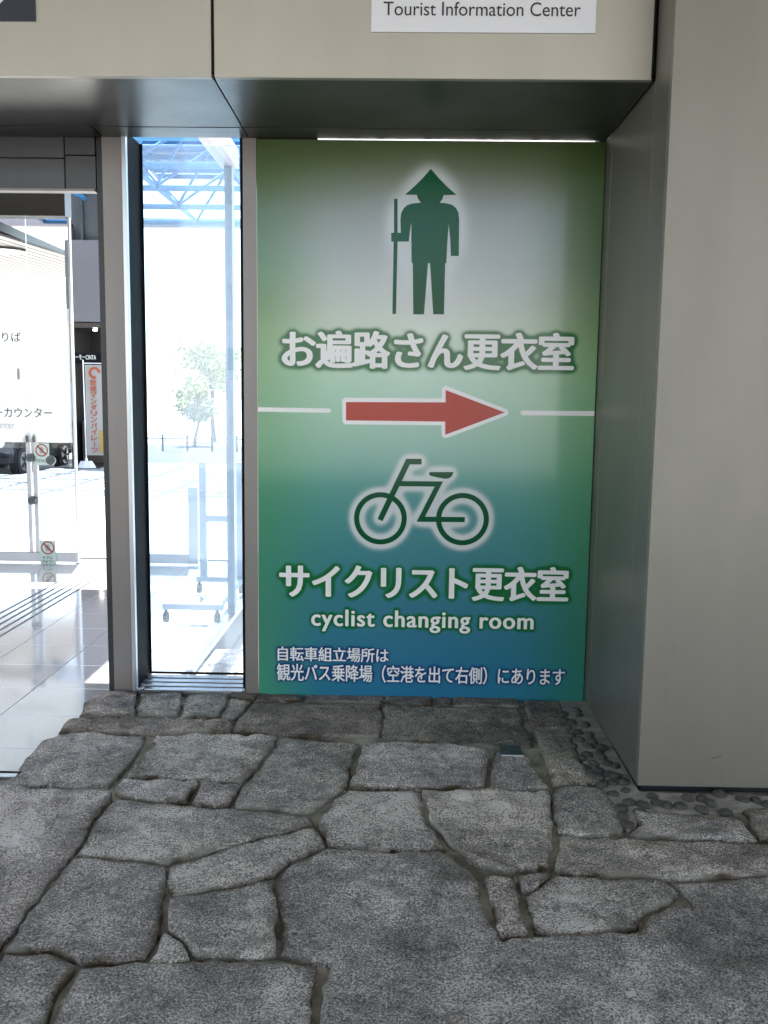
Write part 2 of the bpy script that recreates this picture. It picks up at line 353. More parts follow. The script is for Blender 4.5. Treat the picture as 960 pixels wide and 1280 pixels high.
def edge_dist(P, Q):
    d = np.full(len(Q), 9.0); n = len(P)
    for i in range(n):
        a, b = P[i], P[(i+1) % n]; ab = b-a; t = np.clip(((Q-a)@ab)/max(ab@ab, 1e-9), 0, 1)
        d = np.minimum(d, np.linalg.norm(Q-(a+t[:, None]*ab), axis=1))
    return d
def stone(px, tint, idx):
    P = np.array([[*onZ(u, v, 0)[:2]] for u, v in px]); rnd = idx*1.7
    n = len(P); A = .5*sum(P[i][0]*P[(i+1) % n][1]-P[(i+1) % n][0]*P[i][1] for i in range(n))
    if A < 0: P = P[::-1]; A = -A
    thin = A < .03
    Pb = inset(noisy_outline(P,   .005 if thin else .012, rnd), .0035 if thin else .0058, rnd)
    c = P.mean(0)
    far = c[1] > -.6
    sp = .017 if A < 1.2 else .024
    lo, hi = Pb.min(0), Pb.max(0)
    nx, ny = int((hi[0]-lo[0])/sp)+1, int((hi[1]-lo[1])/sp)+1
    rs = np.random.RandomState(idx)
    G = np.stack(np.meshgrid(np.arange(nx), np.arange(ny)), -1).reshape(-1, 2)*sp+lo+rs.uniform(-.35, .35, (nx*ny, 2))*sp
    # rings that round the edge
    r1 = inset(Pb, .003, rnd); r2 = inset(Pb, .008, rnd)
    G = G[inside(Pb, G)]; G = G[edge_dist(Pb, G) > .015]
    r1 = r1[inside(Pb, r1)]; r2 = r2[inside(Pb, r2)]
    r1 = r1[edge_dist(Pb, r1) > .0015]; r2 = r2[edge_dist(Pb, r2) > .005]
    pts = np.vstack([Pb, r1, r2, G]); m_ = len(Pb)
    vs, es, fs, *_ = delaunay_2d_cdt([Vector(p) for p in pts], [], [list(range(m_))], 1, 1e-6)
    V = np.array([[v.x, v.y] for v in vs]); d = edge_dist(Pb, V)
    tilt = rs.uniform(-.006, .006, 2); base = rs.uniform(-.003, .003)
    amp = .35 if (c[1] > -.35 and c[0] > -.8) else 1.0
    zs = []; cleft = 1.5 if (idx in (13, 14, 15, 1, 2, 3, 23)) else .9
    for (x, y), e in zip(V, d):
        z = base+((x-c[0])*tilt[0]+(y-c[1])*tilt[1])
        q = Vector((x, y, rnd))
        z += (noise.fractal(q*3.2, 1, 2, 3)*.010+noise.fractal(q*11, .8, 2, 5)*.0085)*amp*cleft
        z += -.0035*abs(noise.noise(Vector((x*7+y*3, y*15, rnd))))
        z = max(z, -.005); t = min(e/.008, 1); z -= (.007+.007*noise.noise(q*25))*(1-t)**2
        zs.append(z)
    # sides
    bm = bmesh.new(); lay = bm.verts.layers.float.new('edge')
    bv = [bm.verts.new((x-c[0], y-c[1], z)) for (x, y), z in zip(V, zs)]
    for v, e in zip(bv, d): v[lay] = max(0, 1-e/.02)*1.1
    for f in fs:
        try: bm.faces.new([bv[i] for i in f])
        except ValueError: pass
    bd = [e for e in bm.edges if len(e.link_faces) == 1]
    g = bmesh.ops.extrude_edge_only(bm, edges=bd)
    for v in g['geom']:
        if isinstance(v, bmesh.types.BMVert): v.co.z = -.06
    o = bmobj('paving_stone', bm, MT['granite'], paving, smooth=True, loc=(c[0], c[1], 0))
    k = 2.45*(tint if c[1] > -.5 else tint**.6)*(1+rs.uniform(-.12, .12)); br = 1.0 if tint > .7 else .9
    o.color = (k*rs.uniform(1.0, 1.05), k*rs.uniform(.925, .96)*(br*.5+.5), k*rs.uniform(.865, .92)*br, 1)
    return o
XS = onZ(60, 925).x   # where stone meets tile
bm = bmesh.new()
bx(bm, -1.50, 3.2, -3.6, .9, -.2, -.026)
bx(bm, -3.2, -1.502, -3.6, -1.03, -.2, -.027)
for v in bm.verts: v.co.z -= .03 if v.co.z > -.1 else 0
mx0, mx1, my0, my1, st_ = -1.50, 3.2, -3.6, .9, .02
nxm, nym = int((mx1-mx0)/st_), int((my1-my0)/st_)
gv = [[None]*(nym+1) for _ in range(nxm+1)]
for i in range(nxm+1):
    for j in range(nym+1):
        x, y = mx0+i*st_, my0+j*st_; q = Vector((x, y, 0))
        gv[i][j] = bm.verts.new((x, y, -.023+.013*noise.noise(q*3.7)+.005*noise.noise(q*21)))
for i in range(nxm):
    for j in range(nym): bm.faces.new((gv[i][j], gv[i+1][j], gv[i+1][j+1], gv[i][j+1]))
paving = bmobj('stone_paving', bm, MT['mortar'], None); tag(paving, kind='structure')
for i, (px, t) in enumerate(ST): stone(px, t, i+1)
vs, fs = [], []; rg = random.Random(11)
for k in range(9000):
    x, y = rg.uniform(-2.0, 2.2), rg.uniform(-2.6, -.01)
    if x < -1.5: continue
    z = -.022+.013*noise.noise(Vector((x, y, 0))*3.7); r = rg.uniform(.0015, .0055); i0 = len(vs)
    for (a, b, c) in ((1, 0, 0), (-1, 0, 0), (0, 1, 0), (0, -1, 0), (0, 0, 1)):
        vs.append((x+a*r*rg.uniform(.6, 1.3), y+b*r*rg.uniform(.6, 1.3), z+c*r*rg.uniform(.5, 1.2)))
    fs += [(i0, i0+2, i0+4), (i0+2, i0+1, i0+4), (i0+1, i0+3, i0+4), (i0+3, i0, i0+4)]
me = bpy.data.meshes.new('joint_grit'); me.from_pydata(vs, [], fs)
MT['grit'] = mottled('grit', (.62, .57, .5, 1), (.2, .18, .15, 1), 60, .9)
o = link('joint_grit', me, MT['grit'], paving); o['kind'] = 'stuff'
# stones beyond the side glass, seen through the window
for j, (xa, xb, ya, yb) in enumerate([(-1.10,-.93,.30,.52),(-.93,-.72,.28,.60),(-1.10,-.90,.53,.80),(-.89,-.6,.62,.86),(-1.10,-.85,.82,1.15),(-.84,-.5,.88,1.2),(-.72,-.4,.05,.6),(-.4,.1,.05,.6),(.1,.8,.05,.6),(-1.1,-.8,1.17,1.5),(-.8,-.4,1.2,1.6),(-1.1,-.7,1.52,1.9)]):
    if yb > .95: continue
    P = [(xa+random.uniform(-.02,.02), ya), (xb, ya+random.uniform(-.02,.02)), (xb+random.uniform(-.02,.02), yb), (xa, yb+random.uniform(-.03,.02))]
    # back through the camera so stone() can be reused
    px = []
    for x, y in P:
        v = Vector((x, y, 0))-EYE; z = v.dot(FW); px.append((480+FPX*v.dot(RT)/z, 640-FPX*v.dot(UP)/z))
    stone(px, .95, 80+j)
# pebble border beside the pillar
mb = []
for u, v in [(699,872),(732,872),(740,886),(799,987),(860,989),(970,993),(1200,1001),(1200,1012),(1000,1008),(925,1010),(850,1015),(800,1011),(795,1030),(784,1038),(768,1002),(747,977),(731,955),(717,925),(708,900)]:
    p = onZ(u, v, 0); mb.append((p.x, p.y))
bm = bmesh.new(); f = bm.faces.new([bm.verts.new((x, y, -.0085)) for x, y in mb]); bmesh.ops.triangulate(bm, faces=[f])
bmesh.ops.subdivide_edges(bm, edges=bm.edges[:], cuts=3)
for v in bm.verts: v.co.z += noise.noise(v.co*25)*.002
g = bmesh.ops.extrude_edge_only(bm, edges=[e for e in bm.edges if len(e.link_faces) == 1])
for v in g['geom']:
    if isinstance(v, bmesh.types.BMVert): v.co.z = -.05
pb = bmobj('pebble_border', bm, MT['mortar_light'], None); tag(pb, kind='structure')
pebs = []
for k in range(5):
    bm = bmesh.new(); bmesh.ops.create_icosphere(bm, subdivisions=2, radius=1)
    for v in bm.verts:
        s = 1+.22*noise.noise(v.co*1.2+Vector((k*7, 0, 0))); v.co = Vector((v.co.x*s, v.co.y*s, max(-.3, v.co.z*s)))
    me = bpy.data.meshes.new('pebble'); bm.to_mesh(me); bm.free(); me.materials.append(MT['pebble'])
    for p in me.polygons: p.use_smooth = True
    pebs.append(me)
PB = [(70,832),(45,857),(92,866),(66,893),(70,920),(107,903),(117,926),(102,943),(98,970),(150,945),(140,963),(152,982),(122,1003),(172,1003),(138,1027),(200,1010),(140,1052),(198,1048),(185,1070),(150,1078),(235,1098),(190,1110),(247,1140),(218,1162),(300,1150),(228,1190),(238,1218),(330,1120),(380,1150),(430,1155),(505,1167),(535,1145),(590,1175),(455,1127),(505,1128),(570,1112),(650,1130),(15,828),(30,875),(20,850),(40,905),(60,815),(80,985),(90,1015),(110,1045),(45,940),(175,1040),(345,1140),(230,1070),(700,1135),(740,1150),(285,1175)]
for i, (a, b) in enumerate(PB):
    p = onZ(700+a/2.846, 600+b/2.844, 0)
    o = link('pebble', random.choice(pebs), None, pb, (p.x, p.y, -.0075))
    o.scale = (random.uniform(.019, .028), random.uniform(.024, .036), random.uniform(.012, .019)); o.rotation_euler = (0, 0, random.uniform(-.7, .7))

# small metal survey cover set in the stones
p = [onZ(u, v, .006) for u, v in ((623, 931), (651, 931), (655, 946), (625, 947))]
mc = empty('metal_cover', tuple((p[0]+p[2])/2)); tag(mc, 'small square dark metal cover set into the stones below the poster arrow', 'metal cover')
MT['dull_metal'] = mottled('dull_metal', (.10, .115, .12, 1), (.05, .06, .06, 1), 30, .4, .5)
c = mc.location
bm = bmesh.new(); bx(bm, -.045, .045, -.05, .055, -.02, .003, .002); bmobj('lid', bm, MT['dull_metal'], mc)
bm = bmesh.new(); bx(bm, -.047, .047, -.062, -.052, -.02, .004, .001); bmobj('edge_strip', bm, MT['alu'], mc)

# --- polished tile floor left of the stones and inside the entrance
YTR = onZ(5, 965, 0).y
bm = bmesh.new(); bx(bm, -8, -1.505, YTR+.02, 3.9, -.2, -.026); bx(bm, -1.503, -1.17, .04, 3.9, -.2, -.0265)
tf = bmobj('tile_floor', bm, MT['grout'], None); tag(tf, kind='structure')
def tile_mesh(wx, wy):
    wx -= .004; wy -= .004; bm = bmesh.new(); bx(bm, -wx/2, wx/2, -wy/2, wy/2, -.008, .008, .0012)
    me = bpy.data.meshes.new('floor_tile'); bm.to_mesh(me); bm.free(); me.materials.append(MT['tile']); return me
TS = .41; YT0 = onZ(30, 932, 0).y; tm = tile_mesh(TS, TS); tfm = tile_mesh(TS, YT0-YTR-.02)
for i in range(11):
    xc = -1.503-TS*(i+.5)
    link('floor_tile', tfm, None, tf, (xc, (YT0+YTR+.02)/2, -.022))
    for j in range(11): link('floor_tile', tm, None, tf, (xc, YT0+TS*(j+.5), -.022))
mn = tile_mesh(.33, TS)
for j in range(9): link('floor_tile', mn, None, tf, (-1.337, .04+TS*(j+.5), -.022))
g = sheet('polished_pavement', [(-20, 3.9), (14, 3.9), (14, 16), (-7.1, 16), (-7.1, 12.5), (-20, 12.5)], -.016, MT['pave']); tag(g, kind='structure')
gg = sheet('lane', [(-30, 12.5), (-7.1, 12.5), (-7.1, 16.2), (-30, 16.2)], -.15, MT['asphalt']); tag(gg, kind='structure')
# door track in front of the tiles
tr = empty('door_track', (-2.2, YTR, 0)); tag(tr, 'dark recessed floor track with a bright steel edge at the end of the tiles', 'door track')
bm = bmesh.new(); bx(bm, -3, .66, -.012, .02, -.02, -.004); bmobj('channel', bm, MT['black'], tr)
bm = bmesh.new(); bx(bm, -3, .66, -.045, -.014, -.02, .001, .001); bmobj('edge_strip', bm, MT['alu'], tr)
# tactile strip: raised steel bars running into the hall
ta = empty('tactile_strip', (-2.66, 1.7, -.014)); tag(ta, 'strip of raised steel guide bars on the white tiles inside the doors', 'tactile paving')
bm = bmesh.new(); bx(bm, -.0065, .0065, -.142, .142, 0, .005, .002)
bar = bpy.data.meshes.new('guide_bar'); bm.to_mesh(bar); bm.free(); bar.materials.append(MT['dull_metal'])
for i in range(5):
    for j in range(6): link('guide_bar', bar, None, ta, (-.13+.065*i, -.6+.3*j, 0))

# ================================================================== FACADE: header, soffit
hd = empty('entrance_header', (0, YL, ZL)); tag(hd, 'beige metal header over the doorway with dark metal soffit underneath', 'wall')
XJ = onY(266, 90, YL).x
ZTOP = 4.6
box('wall_panel', -8, XJ-.006, YL, YL+.03, ZL, ZTOP, MT['panel'], hd, .002)
box('wall_panel', XJ+.006, X1-.016, YL, YL+.03, ZL, ZTOP, MT['panel'], hd, .002)
box('joint_backing', XJ-.03, XJ+.03, YL+.031, YL+.05, ZL+.03, ZTOP, MT['joint'], hd)
box('joint_backing', X1-.04, X1, YL+.033, YL+.05, ZL+.03, ZTOP, MT['joint'], hd)
pS = onZ(200, 159, ZL).y
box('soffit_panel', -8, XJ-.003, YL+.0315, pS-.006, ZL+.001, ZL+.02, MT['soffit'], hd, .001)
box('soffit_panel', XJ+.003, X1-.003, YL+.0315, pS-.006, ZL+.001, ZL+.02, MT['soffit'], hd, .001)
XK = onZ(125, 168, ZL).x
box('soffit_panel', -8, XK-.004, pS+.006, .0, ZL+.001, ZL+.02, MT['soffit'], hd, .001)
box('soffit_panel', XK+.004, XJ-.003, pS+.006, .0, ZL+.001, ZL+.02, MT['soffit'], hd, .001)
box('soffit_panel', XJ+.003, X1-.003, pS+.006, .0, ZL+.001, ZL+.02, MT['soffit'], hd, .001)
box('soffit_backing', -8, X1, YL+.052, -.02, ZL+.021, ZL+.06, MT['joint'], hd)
# back of the header above the windows
box('wall_panel', -8, 3.5, -.0, .05, ZL+.07, ZTOP, MT['panel'], hd)

# ================================================================== PILLAR
pl = empty('clad_pillar', (1.6, YP, 0)); tag(pl, 'wide beige metal clad pillar to the right of the poster', 'pillar')
XR = 3.6
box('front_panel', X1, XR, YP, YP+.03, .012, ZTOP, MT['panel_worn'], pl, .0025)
box('side_panel', X1, X1+.02, YP+.0315, YL-.002, .010, ZTOP, MT['panel_shaded'], pl, .001)
box('side_panel', X1+.001, X1+.02, YL+.002, -.125, .010, ZL+.0, MT['panel_shaded'], pl, .001)
box('side_panel', X1+.001, X1+.02, -.121, .05, .010, ZL+.0, MT['panel_shaded'], pl, .001)
box('leak_seal', X1-.02, X1+.03, .0605, .09, -.1, ZL, MT['joint'], pl)  # added strip that blocks a speck of light at the poster foot
for yy in (YL, -.123):
    box('seam_trim', X1-.0008, X1+.001, yy-.0022, yy+.0022, .012, ZL, MT['frame'], pl)
box('core', X1+.022, XR-.02, YP+.033, .5, -.02, ZTOP, MT['joint'], pl)
# scuff on the pillar front
sc = [onY(u, v, YP) for u, v in ((888, 948), (902, 944), (901, 946), (889, 949))]
MT['scuff'] = mat('scuff', (.12, .12, .11), .8)
q = plate('scuff_mark', [(p.x-1.6, p.z) for p in sc], -.0004+.0, .0006, MT['scuff'], pl)

for ox, (v0, v1) in ((833, (832, 905)), (830, (905, 982)), (842, (800, 822))):
    rs0 = random.Random(ox); lft, rgt = [], []
    for k in range(9):
        v = v0+(v1-v0)*k/8; wd = .0045*math.sin(math.pi*k/8)*rs0.uniform(.4, 1.2)+.0004; p = onY(ox+rs0.uniform(-.8, .8), v, YP); lft.append((p.x-1.6-wd, p.z)); rgt.append((p.x-1.6+wd, p.z))
    plate('smear', lft+rgt[::-1], -.0004, .0005, MT['smear'], pl)
# ================================================================== POSTER
po = empty('poster', ((X0+X1)/2, 0, 0)); tag(po, 'tall green and blue printed sign for pilgrim and cyclist changing rooms', 'poster')
PX0, PX1, PZ0, PZ1 = X0, X1-.004, -.020, ZL-.0045
HP = .004
nx, nz = int((PX1-PX0)/HP)+1, int((PZ1-PZ0)/HP)+1
xs = np.linspace(PX0, PX1, nx); zs = np.linspace(PZ0, PZ1, nz)
# printed background: green at the rim, pale glow behind the pilgrim, turning teal blue towards the foot
rowsY = [178, 205, 250, 320, 380, 420, 480, 560, 620, 700, 780, 872]
ctab = [  # left rim, left, centre, right, right rim
 [(76,98,48), (78,98,52), (80,100,54), (78,98,50), (62,88,38)],
 [(80,105,55), (92,112,75), (105,122,92), (98,115,80), (66,92,42)],
 [(86,115,75), (132,142,130), (155,162,163), (148,155,152), (74,104,54)],
 [(100,142,100), (172,181,180), (186,192,195), (178,186,187), (86,118,70)],
 [(106,148,100), (182,195,188), (200,208,204), (185,196,190), (98,130,82)],
 [(112,152,96), (172,193,168), (192,206,190), (175,195,170), (104,140,84)],
 [(98,150,98), (138,180,150), (155,188,170), (145,182,155), (104,150,102)],
 [(82,145,98), (108,160,138), (118,162,146), (112,160,140), (86,144,96)],
 [(62,130,92), (70,135,125), (72,132,130), (70,135,125), (62,130,90)],
 [(52,124,92), (48,116,118), (50,112,122), (48,116,118), (50,122,86)],
 [(48,120,90), (38,105,122), (38,102,125), (38,105,122), (42,112,88)],
 [(56,132,96), (28,102,132), (26,98,136), (28,102,132), (36,112,92)]]
pz0_ = lambda v: onY(520, v, 0).z
tl = lambda c: np.where(c/255 < .04045, c/255/12.92, ((c/255+.055)/1.055)**2.4)
ctab = np.array(ctab, float)
cz = np.array([onY(520, y, 0).z for y in rowsY])[::-1]; ctab = ctab[::-1]
cu_ = np.array([0, .2, .5, .8, 1.0])
uu = (xs-PX0)/(PX1-PX0)
def smooth1d(a, sig, axis):
    r = int(3*sig)+1; k = np.exp(-.5*(np.arange(-r, r+1)/sig)**2); k /= k.sum()
    p = np.pad(a, [(r, r) if i == axis else (0, 0) for i in range(a.ndim)], mode='edge')
    out = np.zeros_like(a); n_ = a.shape[axis]
    for i, kk in enumerate(k): out += kk*np.take(p, np.arange(i, i+n_), axis=axis)
    return out
tmp = np.stack([[np.interp(zs, cz, ctab[:, j, c]) for j in range(5)] for c in range(3)], -1)  # 5, nz, 3
bgc = np.zeros((nz, nx, 3))
for c in range(3):
    for r_ in range(nz): bgc[r_, :, c] = np.interp(uu, cu_, tmp[:, r_, c])
bgc = smooth1d(smooth1d(bgc, 18, 0), 14, 1)
bgc = bgc*.86+bgc.mean(2, keepdims=True)*.14
bgc = tl(bgc)*np.interp(zs, [pz0_(470), pz0_(330)], [1.42, 1.0])[:, None, None]
def raster(P, T):
    """coverage mask of triangles on the poster grid"""
    M_ = np.zeros((nz, nx)); A = np.array(P); gx = (A[:, 0]-PX0)/(xs[1]-xs[0]); gz = (A[:, 1]-PZ0)/(zs[1]-zs[0])
    for a, b, c in T:
        x = gx[[a, b, c]]; z = gz[[a, b, c]]
        x0, x1 = int(max(0, x.min()-.5)), int(min(nx-1, x.max()+1.5)); z0, z1 = int(max(0, z.min()-.5)), int(min(nz-1, z.max()+1.5))
        if x1 < x0 or z1 < z0: continue
        XX, ZZ = np.meshgrid(np.arange(x0, x1+1), np.arange(z0, z1+1))
        ar = (x[1]-x[0])*(z[2]-z[0])-(x[2]-x[0])*(z[1]-z[0])
        if abs(ar) < 1e-9: continue
        w0 = ((x[1]-XX)*(z[2]-ZZ)-(x[2]-XX)*(z[1]-ZZ))/ar; w1 = ((x[2]-XX)*(z[0]-ZZ)-(x[0]-XX)*(z[2]-ZZ))/ar; w2 = 1-w0-w1
        M_[z0:z1+1, x0:x1+1] = np.maximum(M_[z0:z1+1, x0:x1+1], ((w0 >= -.2) & (w1 >= -.2) & (w2 >= -.2)))
    return M_
def halo(mask, rad, col, strength, gain):
    global bgc
    h = smooth1d(smooth1d(mask, rad/HP, 0), rad/HP, 1); h = np.clip(h*gain, 0, 1); h = h*h*(3-2*h)*strength
    bgc = bgc*(1-h[..., None])+np.array(col)*h[..., None]
MT['print_white'] = mat('print_white', (.85, .85, .83), .12, 0, .25)
MT['print_green'] = mat('print_green', (.003, .085, .032), .12, 0, .22)
MT['print_red'] = mat('print_red', (.45, .035, .015), .12, 0, .22)
PC = po.location.x
def pz(u, v): p = onY(u, v, 0); return p.x, p.z
layer = [0]
def shape(name, pts, material):
    """flat printed film shape; returns its raster mask"""
    layer[0] += 1; y = -.0004-.00015*layer[0]
    P, T = tri_fill(pts)
    me = bpy.data.meshes.new(name); me.from_pydata([(x-PC, y, z) for x, z in P], [], T); link(name, me, material, po); return raster(P, T)
def stroke(pts, w_, closed=False):
    """outline (x,z) of a mitred line"""
    pts = [np.array(p, float) for p in pts]; n = len(pts); l, r = [], []
    for i, p in enumerate(pts):
        a = pts[i-1] if i > 0 else None; b = pts[i+1] if i < n-1 else None
        d1 = (p-a)/np.linalg.norm(p-a) if a is not None else None; d2 = (b-p)/np.linalg.norm(b-p) if b is not None else None
        if d1 is None: d1 = d2
        if d2 is None: d2 = d1
        n1 = np.array([-d1[1], d1[0]]); n2 = np.array([-d2[1], d2[0]]); m_ = n1+n2; m_ /= np.linalg.norm(m_); k = w_/2/max(.35, m_@n1)
        l.append(tuple(p+m_*k)); r.append(tuple(p-m_*k))
    return l+r[::-1]
za = lambda a: [pz(300+x/2, 160+y/2) for x, y in a]
zb = lambda a: [pz(300+x/2, 390+y/2) for x, y in a]
pil = [(402,262),(401,228),(403,213),(409,201),(418,193),(430,189),(449,187),(452,186),(445,177),(442,167),(412,167),(436,146),(458,124),(477,102),(496,124),(517,146),(541,167),(509,168),(506,178),(499,187),(515,188),(530,192),(540,200),(546,212),(548,228),(547,320),(527,320),(526,285),(522,240),(518,290),(516,337),(513,338),(510,466),(483,466),(475,338),(470,338),(460,466),(433,466),(432,338),(429,337),(428,236),(425,258),(422,284),(394,284),(390,465),(381,465),(384,284),(378,284),(378,262),(385,262),(385,177),(394,177),(394,262)]
mk = shape('pilgrim_figure', za(pil), MT['print_green']); halo(mk, .045, (.62, .66, .66), .75, 2.2)
mkA = shape('arrow_outline', zb([(262,214),(504,216),(504,193),(508,187),(515,185),(521,187),(667,243),(672,251),(667,259),(520,314),(511,315),(504,310),(503,283),(262,281),(256,275),(255,220)]), MT['print_white'])
shape('arrow', zb([(265,225),(514,226),(514,195),(662,251),(513,307),(513,274),(265,271)]), MT['print_red'])
xl = X0+.001
a = zb([(47,238),(222,241),(228,244),(228,249),(222,252),(47,249)]); a[0] = (PX0+.001, a[0][1]); a[-1] = (PX0+.001, a[-1][1])
shape('divider_line', a, MT['print_white'])
a = zb([(706,246),(886,248),(886,260),(706,258),(701,255),(701,249)]); a[1] = (PX1-.001, a[1][1]); a[2] = (PX1-.001, a[2][1])
shape('divider_line', a, MT['print_white'])
# bicycle
pxm = (onY(500, 650, 0).x-onY(499, 650, 0).x)/2    # metres per zoomed pixel
bk = np.zeros((nz, nx))
for cxp, cyp in ((351, 516), (556, 518)):
    c = np.array(zb([(cxp, cyp)])[0]); layer[0] += 1; y = -.0004-.00015*layer[0]
    bm = bmesh.new(); ns = 64; vo = []; vi = []
    for k in range(ns):
        a = 2*math.pi*k/ns
        vo.append(bm.verts.new((c[0]+66*pxm*math.cos(a)-PC, y, c[1]+66*pxm*math.sin(a)))); vi.append(bm.verts.new((c[0]+53*pxm*math.cos(a)-PC, y, c[1]+53*pxm*math.sin(a))))
    for k in range(ns): bm.faces.new((vo[k], vo[(k+1) % ns], vi[(k+1) % ns], vi[k]))
    bm.verts.index_update(); P = [(v.co.x+PC, v.co.z) for v in bm.verts]; T = []
    for f in bm.faces: i_ = [v.index for v in f.verts]; T += [[i_[0], i_[1], i_[2]], [i_[0], i_[2], i_[3]]]
    bmobj('bicycle_wheel', bm, MT['print_green'], po); bk = np.maximum(bk, raster(P, T))
bk = np.maximum(bk, shape('bicycle_fork', stroke(zb([(350,520),(420,374),(454,374)]), 14*pxm), MT['print_green']))
bk = np.maximum(bk, shape('bicycle_frame', stroke(zb([(397,429),(497,430),(452,518),(562,519)]), 13*pxm), MT['print_green']))
bk = np.maximum(bk, shape('bicycle_saddle', zb([(474,400),(534,400),(530,410),(522,416),(512,417),(478,410),(472,406)]), MT['print_green']))
halo(bk, .020, (.66, .70, .68), .92, 3.4)
rows = [  # text, pixel box (left, right, top, bottom at the middle of the line), weight, halo
 ('printed_title', 'お遍路さん更衣室', 352, 718, 414, 462, .040, 'g'),
 ('printed_title', 'サイクリスト更衣室', 349, 711, 706, 750, .040, 'g'),
 ('printed_caption', 'cyclist changing room', 389, 667, 763.5, 791, .028, 'g'),
 ('printed_note', '自転車組立場所は', 347, 486, 809, 827, .020, 'b'),
 ('printed_note', '観光バス乗降場（空港を出て右側）にあります', 346, 706, 832, 854, .020, 'b')]
for nm, s, a, b, t, bt, wgt, hc in rows:
    um = (a+b)/2; zt_ = pz(um, t)[1]; zb_ = pz(um, bt)[1]; xa, xb = pz(a, (t+bt)/2)[0], pz(b, (t+bt)/2)[0]
    layer[0] += 1
    o, P, T = flat_text(nm, s, xa, xb, zb_, zt_, -.0004-.00015*layer[0], MT['print_white'], po, wgt, 1.10 if nm == 'printed_caption' else .97)
    o['kind'] = 'stuff'
    mk = raster(P, T)
    big = (bt-t) > 30
    if hc == 'g': halo(mk, .015 if big else .008, (.006, .135, .028), .97, 3.6 if big else 3.6)
    else: halo(mk, .008, (.006, .045, .16), .9, 3.0)
# board with the printed face
pts = np.zeros((nz, nx, 3)); pts[..., 0] = xs[None, :]-PC; pts[..., 2] = zs[:, None]
me = bpy.data.meshes.new('printed_face')
i = np.arange(nz-1)[:, None]*nx+np.arange(nx-1)[None, :]
quads = np.stack([i, i+1, i+nx+1, i+nx], -1).reshape(-1, 4)
me.vertices.add(nx*nz); me.vertices.foreach_set('co', pts.reshape(-1)); me.loops.add(quads.size); me.loops.foreach_set('vertex_index', quads.reshape(-1))
me.polygons.add(len(quads)); me.polygons.foreach_set('loop_start', np.arange(0, quads.size, 4)); me.update(calc_edges=True)
at = me.color_attributes.new('ink', 'FLOAT_COLOR', 'POINT'); ca = np.ones((nz*nx, 4)); ca[:, :3] = np.clip(bgc.reshape(-1, 3), 0, .85); at.data.foreach_set('color', ca.reshape(-1))
MT['print'] = mat('printed_film', (.5, .5, .5), .10, 0, .32)
_b = MT['print'].node_tree.nodes['Principled BSDF']; _nb = N(MT['print'], 'ShaderNodeTexNoise', Scale=2.4, Detail=2); _bp = N(MT['print'], 'ShaderNodeBump', Strength=.5, Distance=.002); L(MT['print'], _nb.outputs[0], _bp.inputs['Height']); L(MT['print'], _bp.outputs[0], _b.inputs['Normal'])
_a = N(MT['print'], 'ShaderNodeVertexColor', layer_name='ink'); L(MT['print'], _a.outputs[0], _b.inputs['Base Color'])
link('printed_face', me, MT['print'], po)
box('leak_filler', X0, onY(396, 180, 0).x, .014, .06, 2.5, ZL+.06, MT['joint'], po)  # added filler, keeps sky light out of the left of the gap
box('leak_filler', X1-.03, X1+.004, .014, .06, -.08, ZL+.06, MT['joint'], po)  # added filler, closes the light leak along the right edge
box('backing_board', PX0, PX1, .0008, .012, PZ0, PZ1, MT['white'], po)

rs_ = random.Random(4); xg = onY(400, 180, 0).x
while xg < X1-.03:
    wgap = rs_.choice([.006, .012, .03, .05]); box('gap_light_block', xg, xg+wgap, .013, .03, ZL-.03, ZL-.007+rs_.uniform(.001, .006), MT['joint'], po); xg += wgap+rs_.uniform(.004, .09)  # added blocks that break up the light through the top gap
# ================================================================== WINDOW BESIDE THE POSTER
def xat(u, v=860, Y=0.0): return onY(u, v, Y).x
wn = empty('side_window', (xat(240), 0, 0)); tag(wn, 'tall narrow fixed window in a black and steel frame left of the poster', 'window')
YPN = .24
c0, c1, c2, c3, c4, c5 = xat(134), xat(143), xat(166.5), xat(171.5), xat(303), xat(307)
ZH = ZL
box('steel_post', c1, c2, 0, .30, -.03, ZH+.03, MT['frame'], wn, .002)
box('edge_trim', c2+.0005, c3, -.012, .02, .0, ZH+.03, MT['alu'], wn, .002)
box('black_jamb', c2+.0005, c3, .021, YPN+.03, -.02, ZH+.03, MT['black'], wn)
box('dark_post', c0, c1-.001, .03, .16, -.03, ZH+.03, MT['dark_frame'], wn, .002)
box('black_jamb', c4, c5-.0005, .02, YPN+.03, -.02, ZH+.03, MT['black'], wn)
box('steel_post', c5, X0-.002, -.001, .14, -.03, ZH+.03, MT['frame'], wn, .002)
box('glass_pane', c3+.001, c4-.001, YPN, YPN+.008, .03, ZH+.03, MT['pane'], wn)
box('black_gasket', c3+.001, c3+.012, YPN-.006, YPN-.0005, .035, ZH+.03, MT['black'], wn)
box('black_gasket', c3+.001, c4-.001, YPN-.006, YPN-.0005, .022, .034, MT['black'], wn)
for k in range(4): box('sill_rail', c3-.012+.012*k*.5, c4-.001, .004+.055*k, .045+.055*k, -.02, .012+.005*k, MT['alu'], wn, .003)
for u in (178, 305):
    bm = bmesh.new(); bmesh.ops.create_uvsphere(bm, u_segments=10, v_segments=6, radius=.011); p = onY(u, 858, -.004)
    bmobj('screw_cap', bm, MT['alu'], wn, True, loc=(p.x-wn.location.x, -.004, .018))

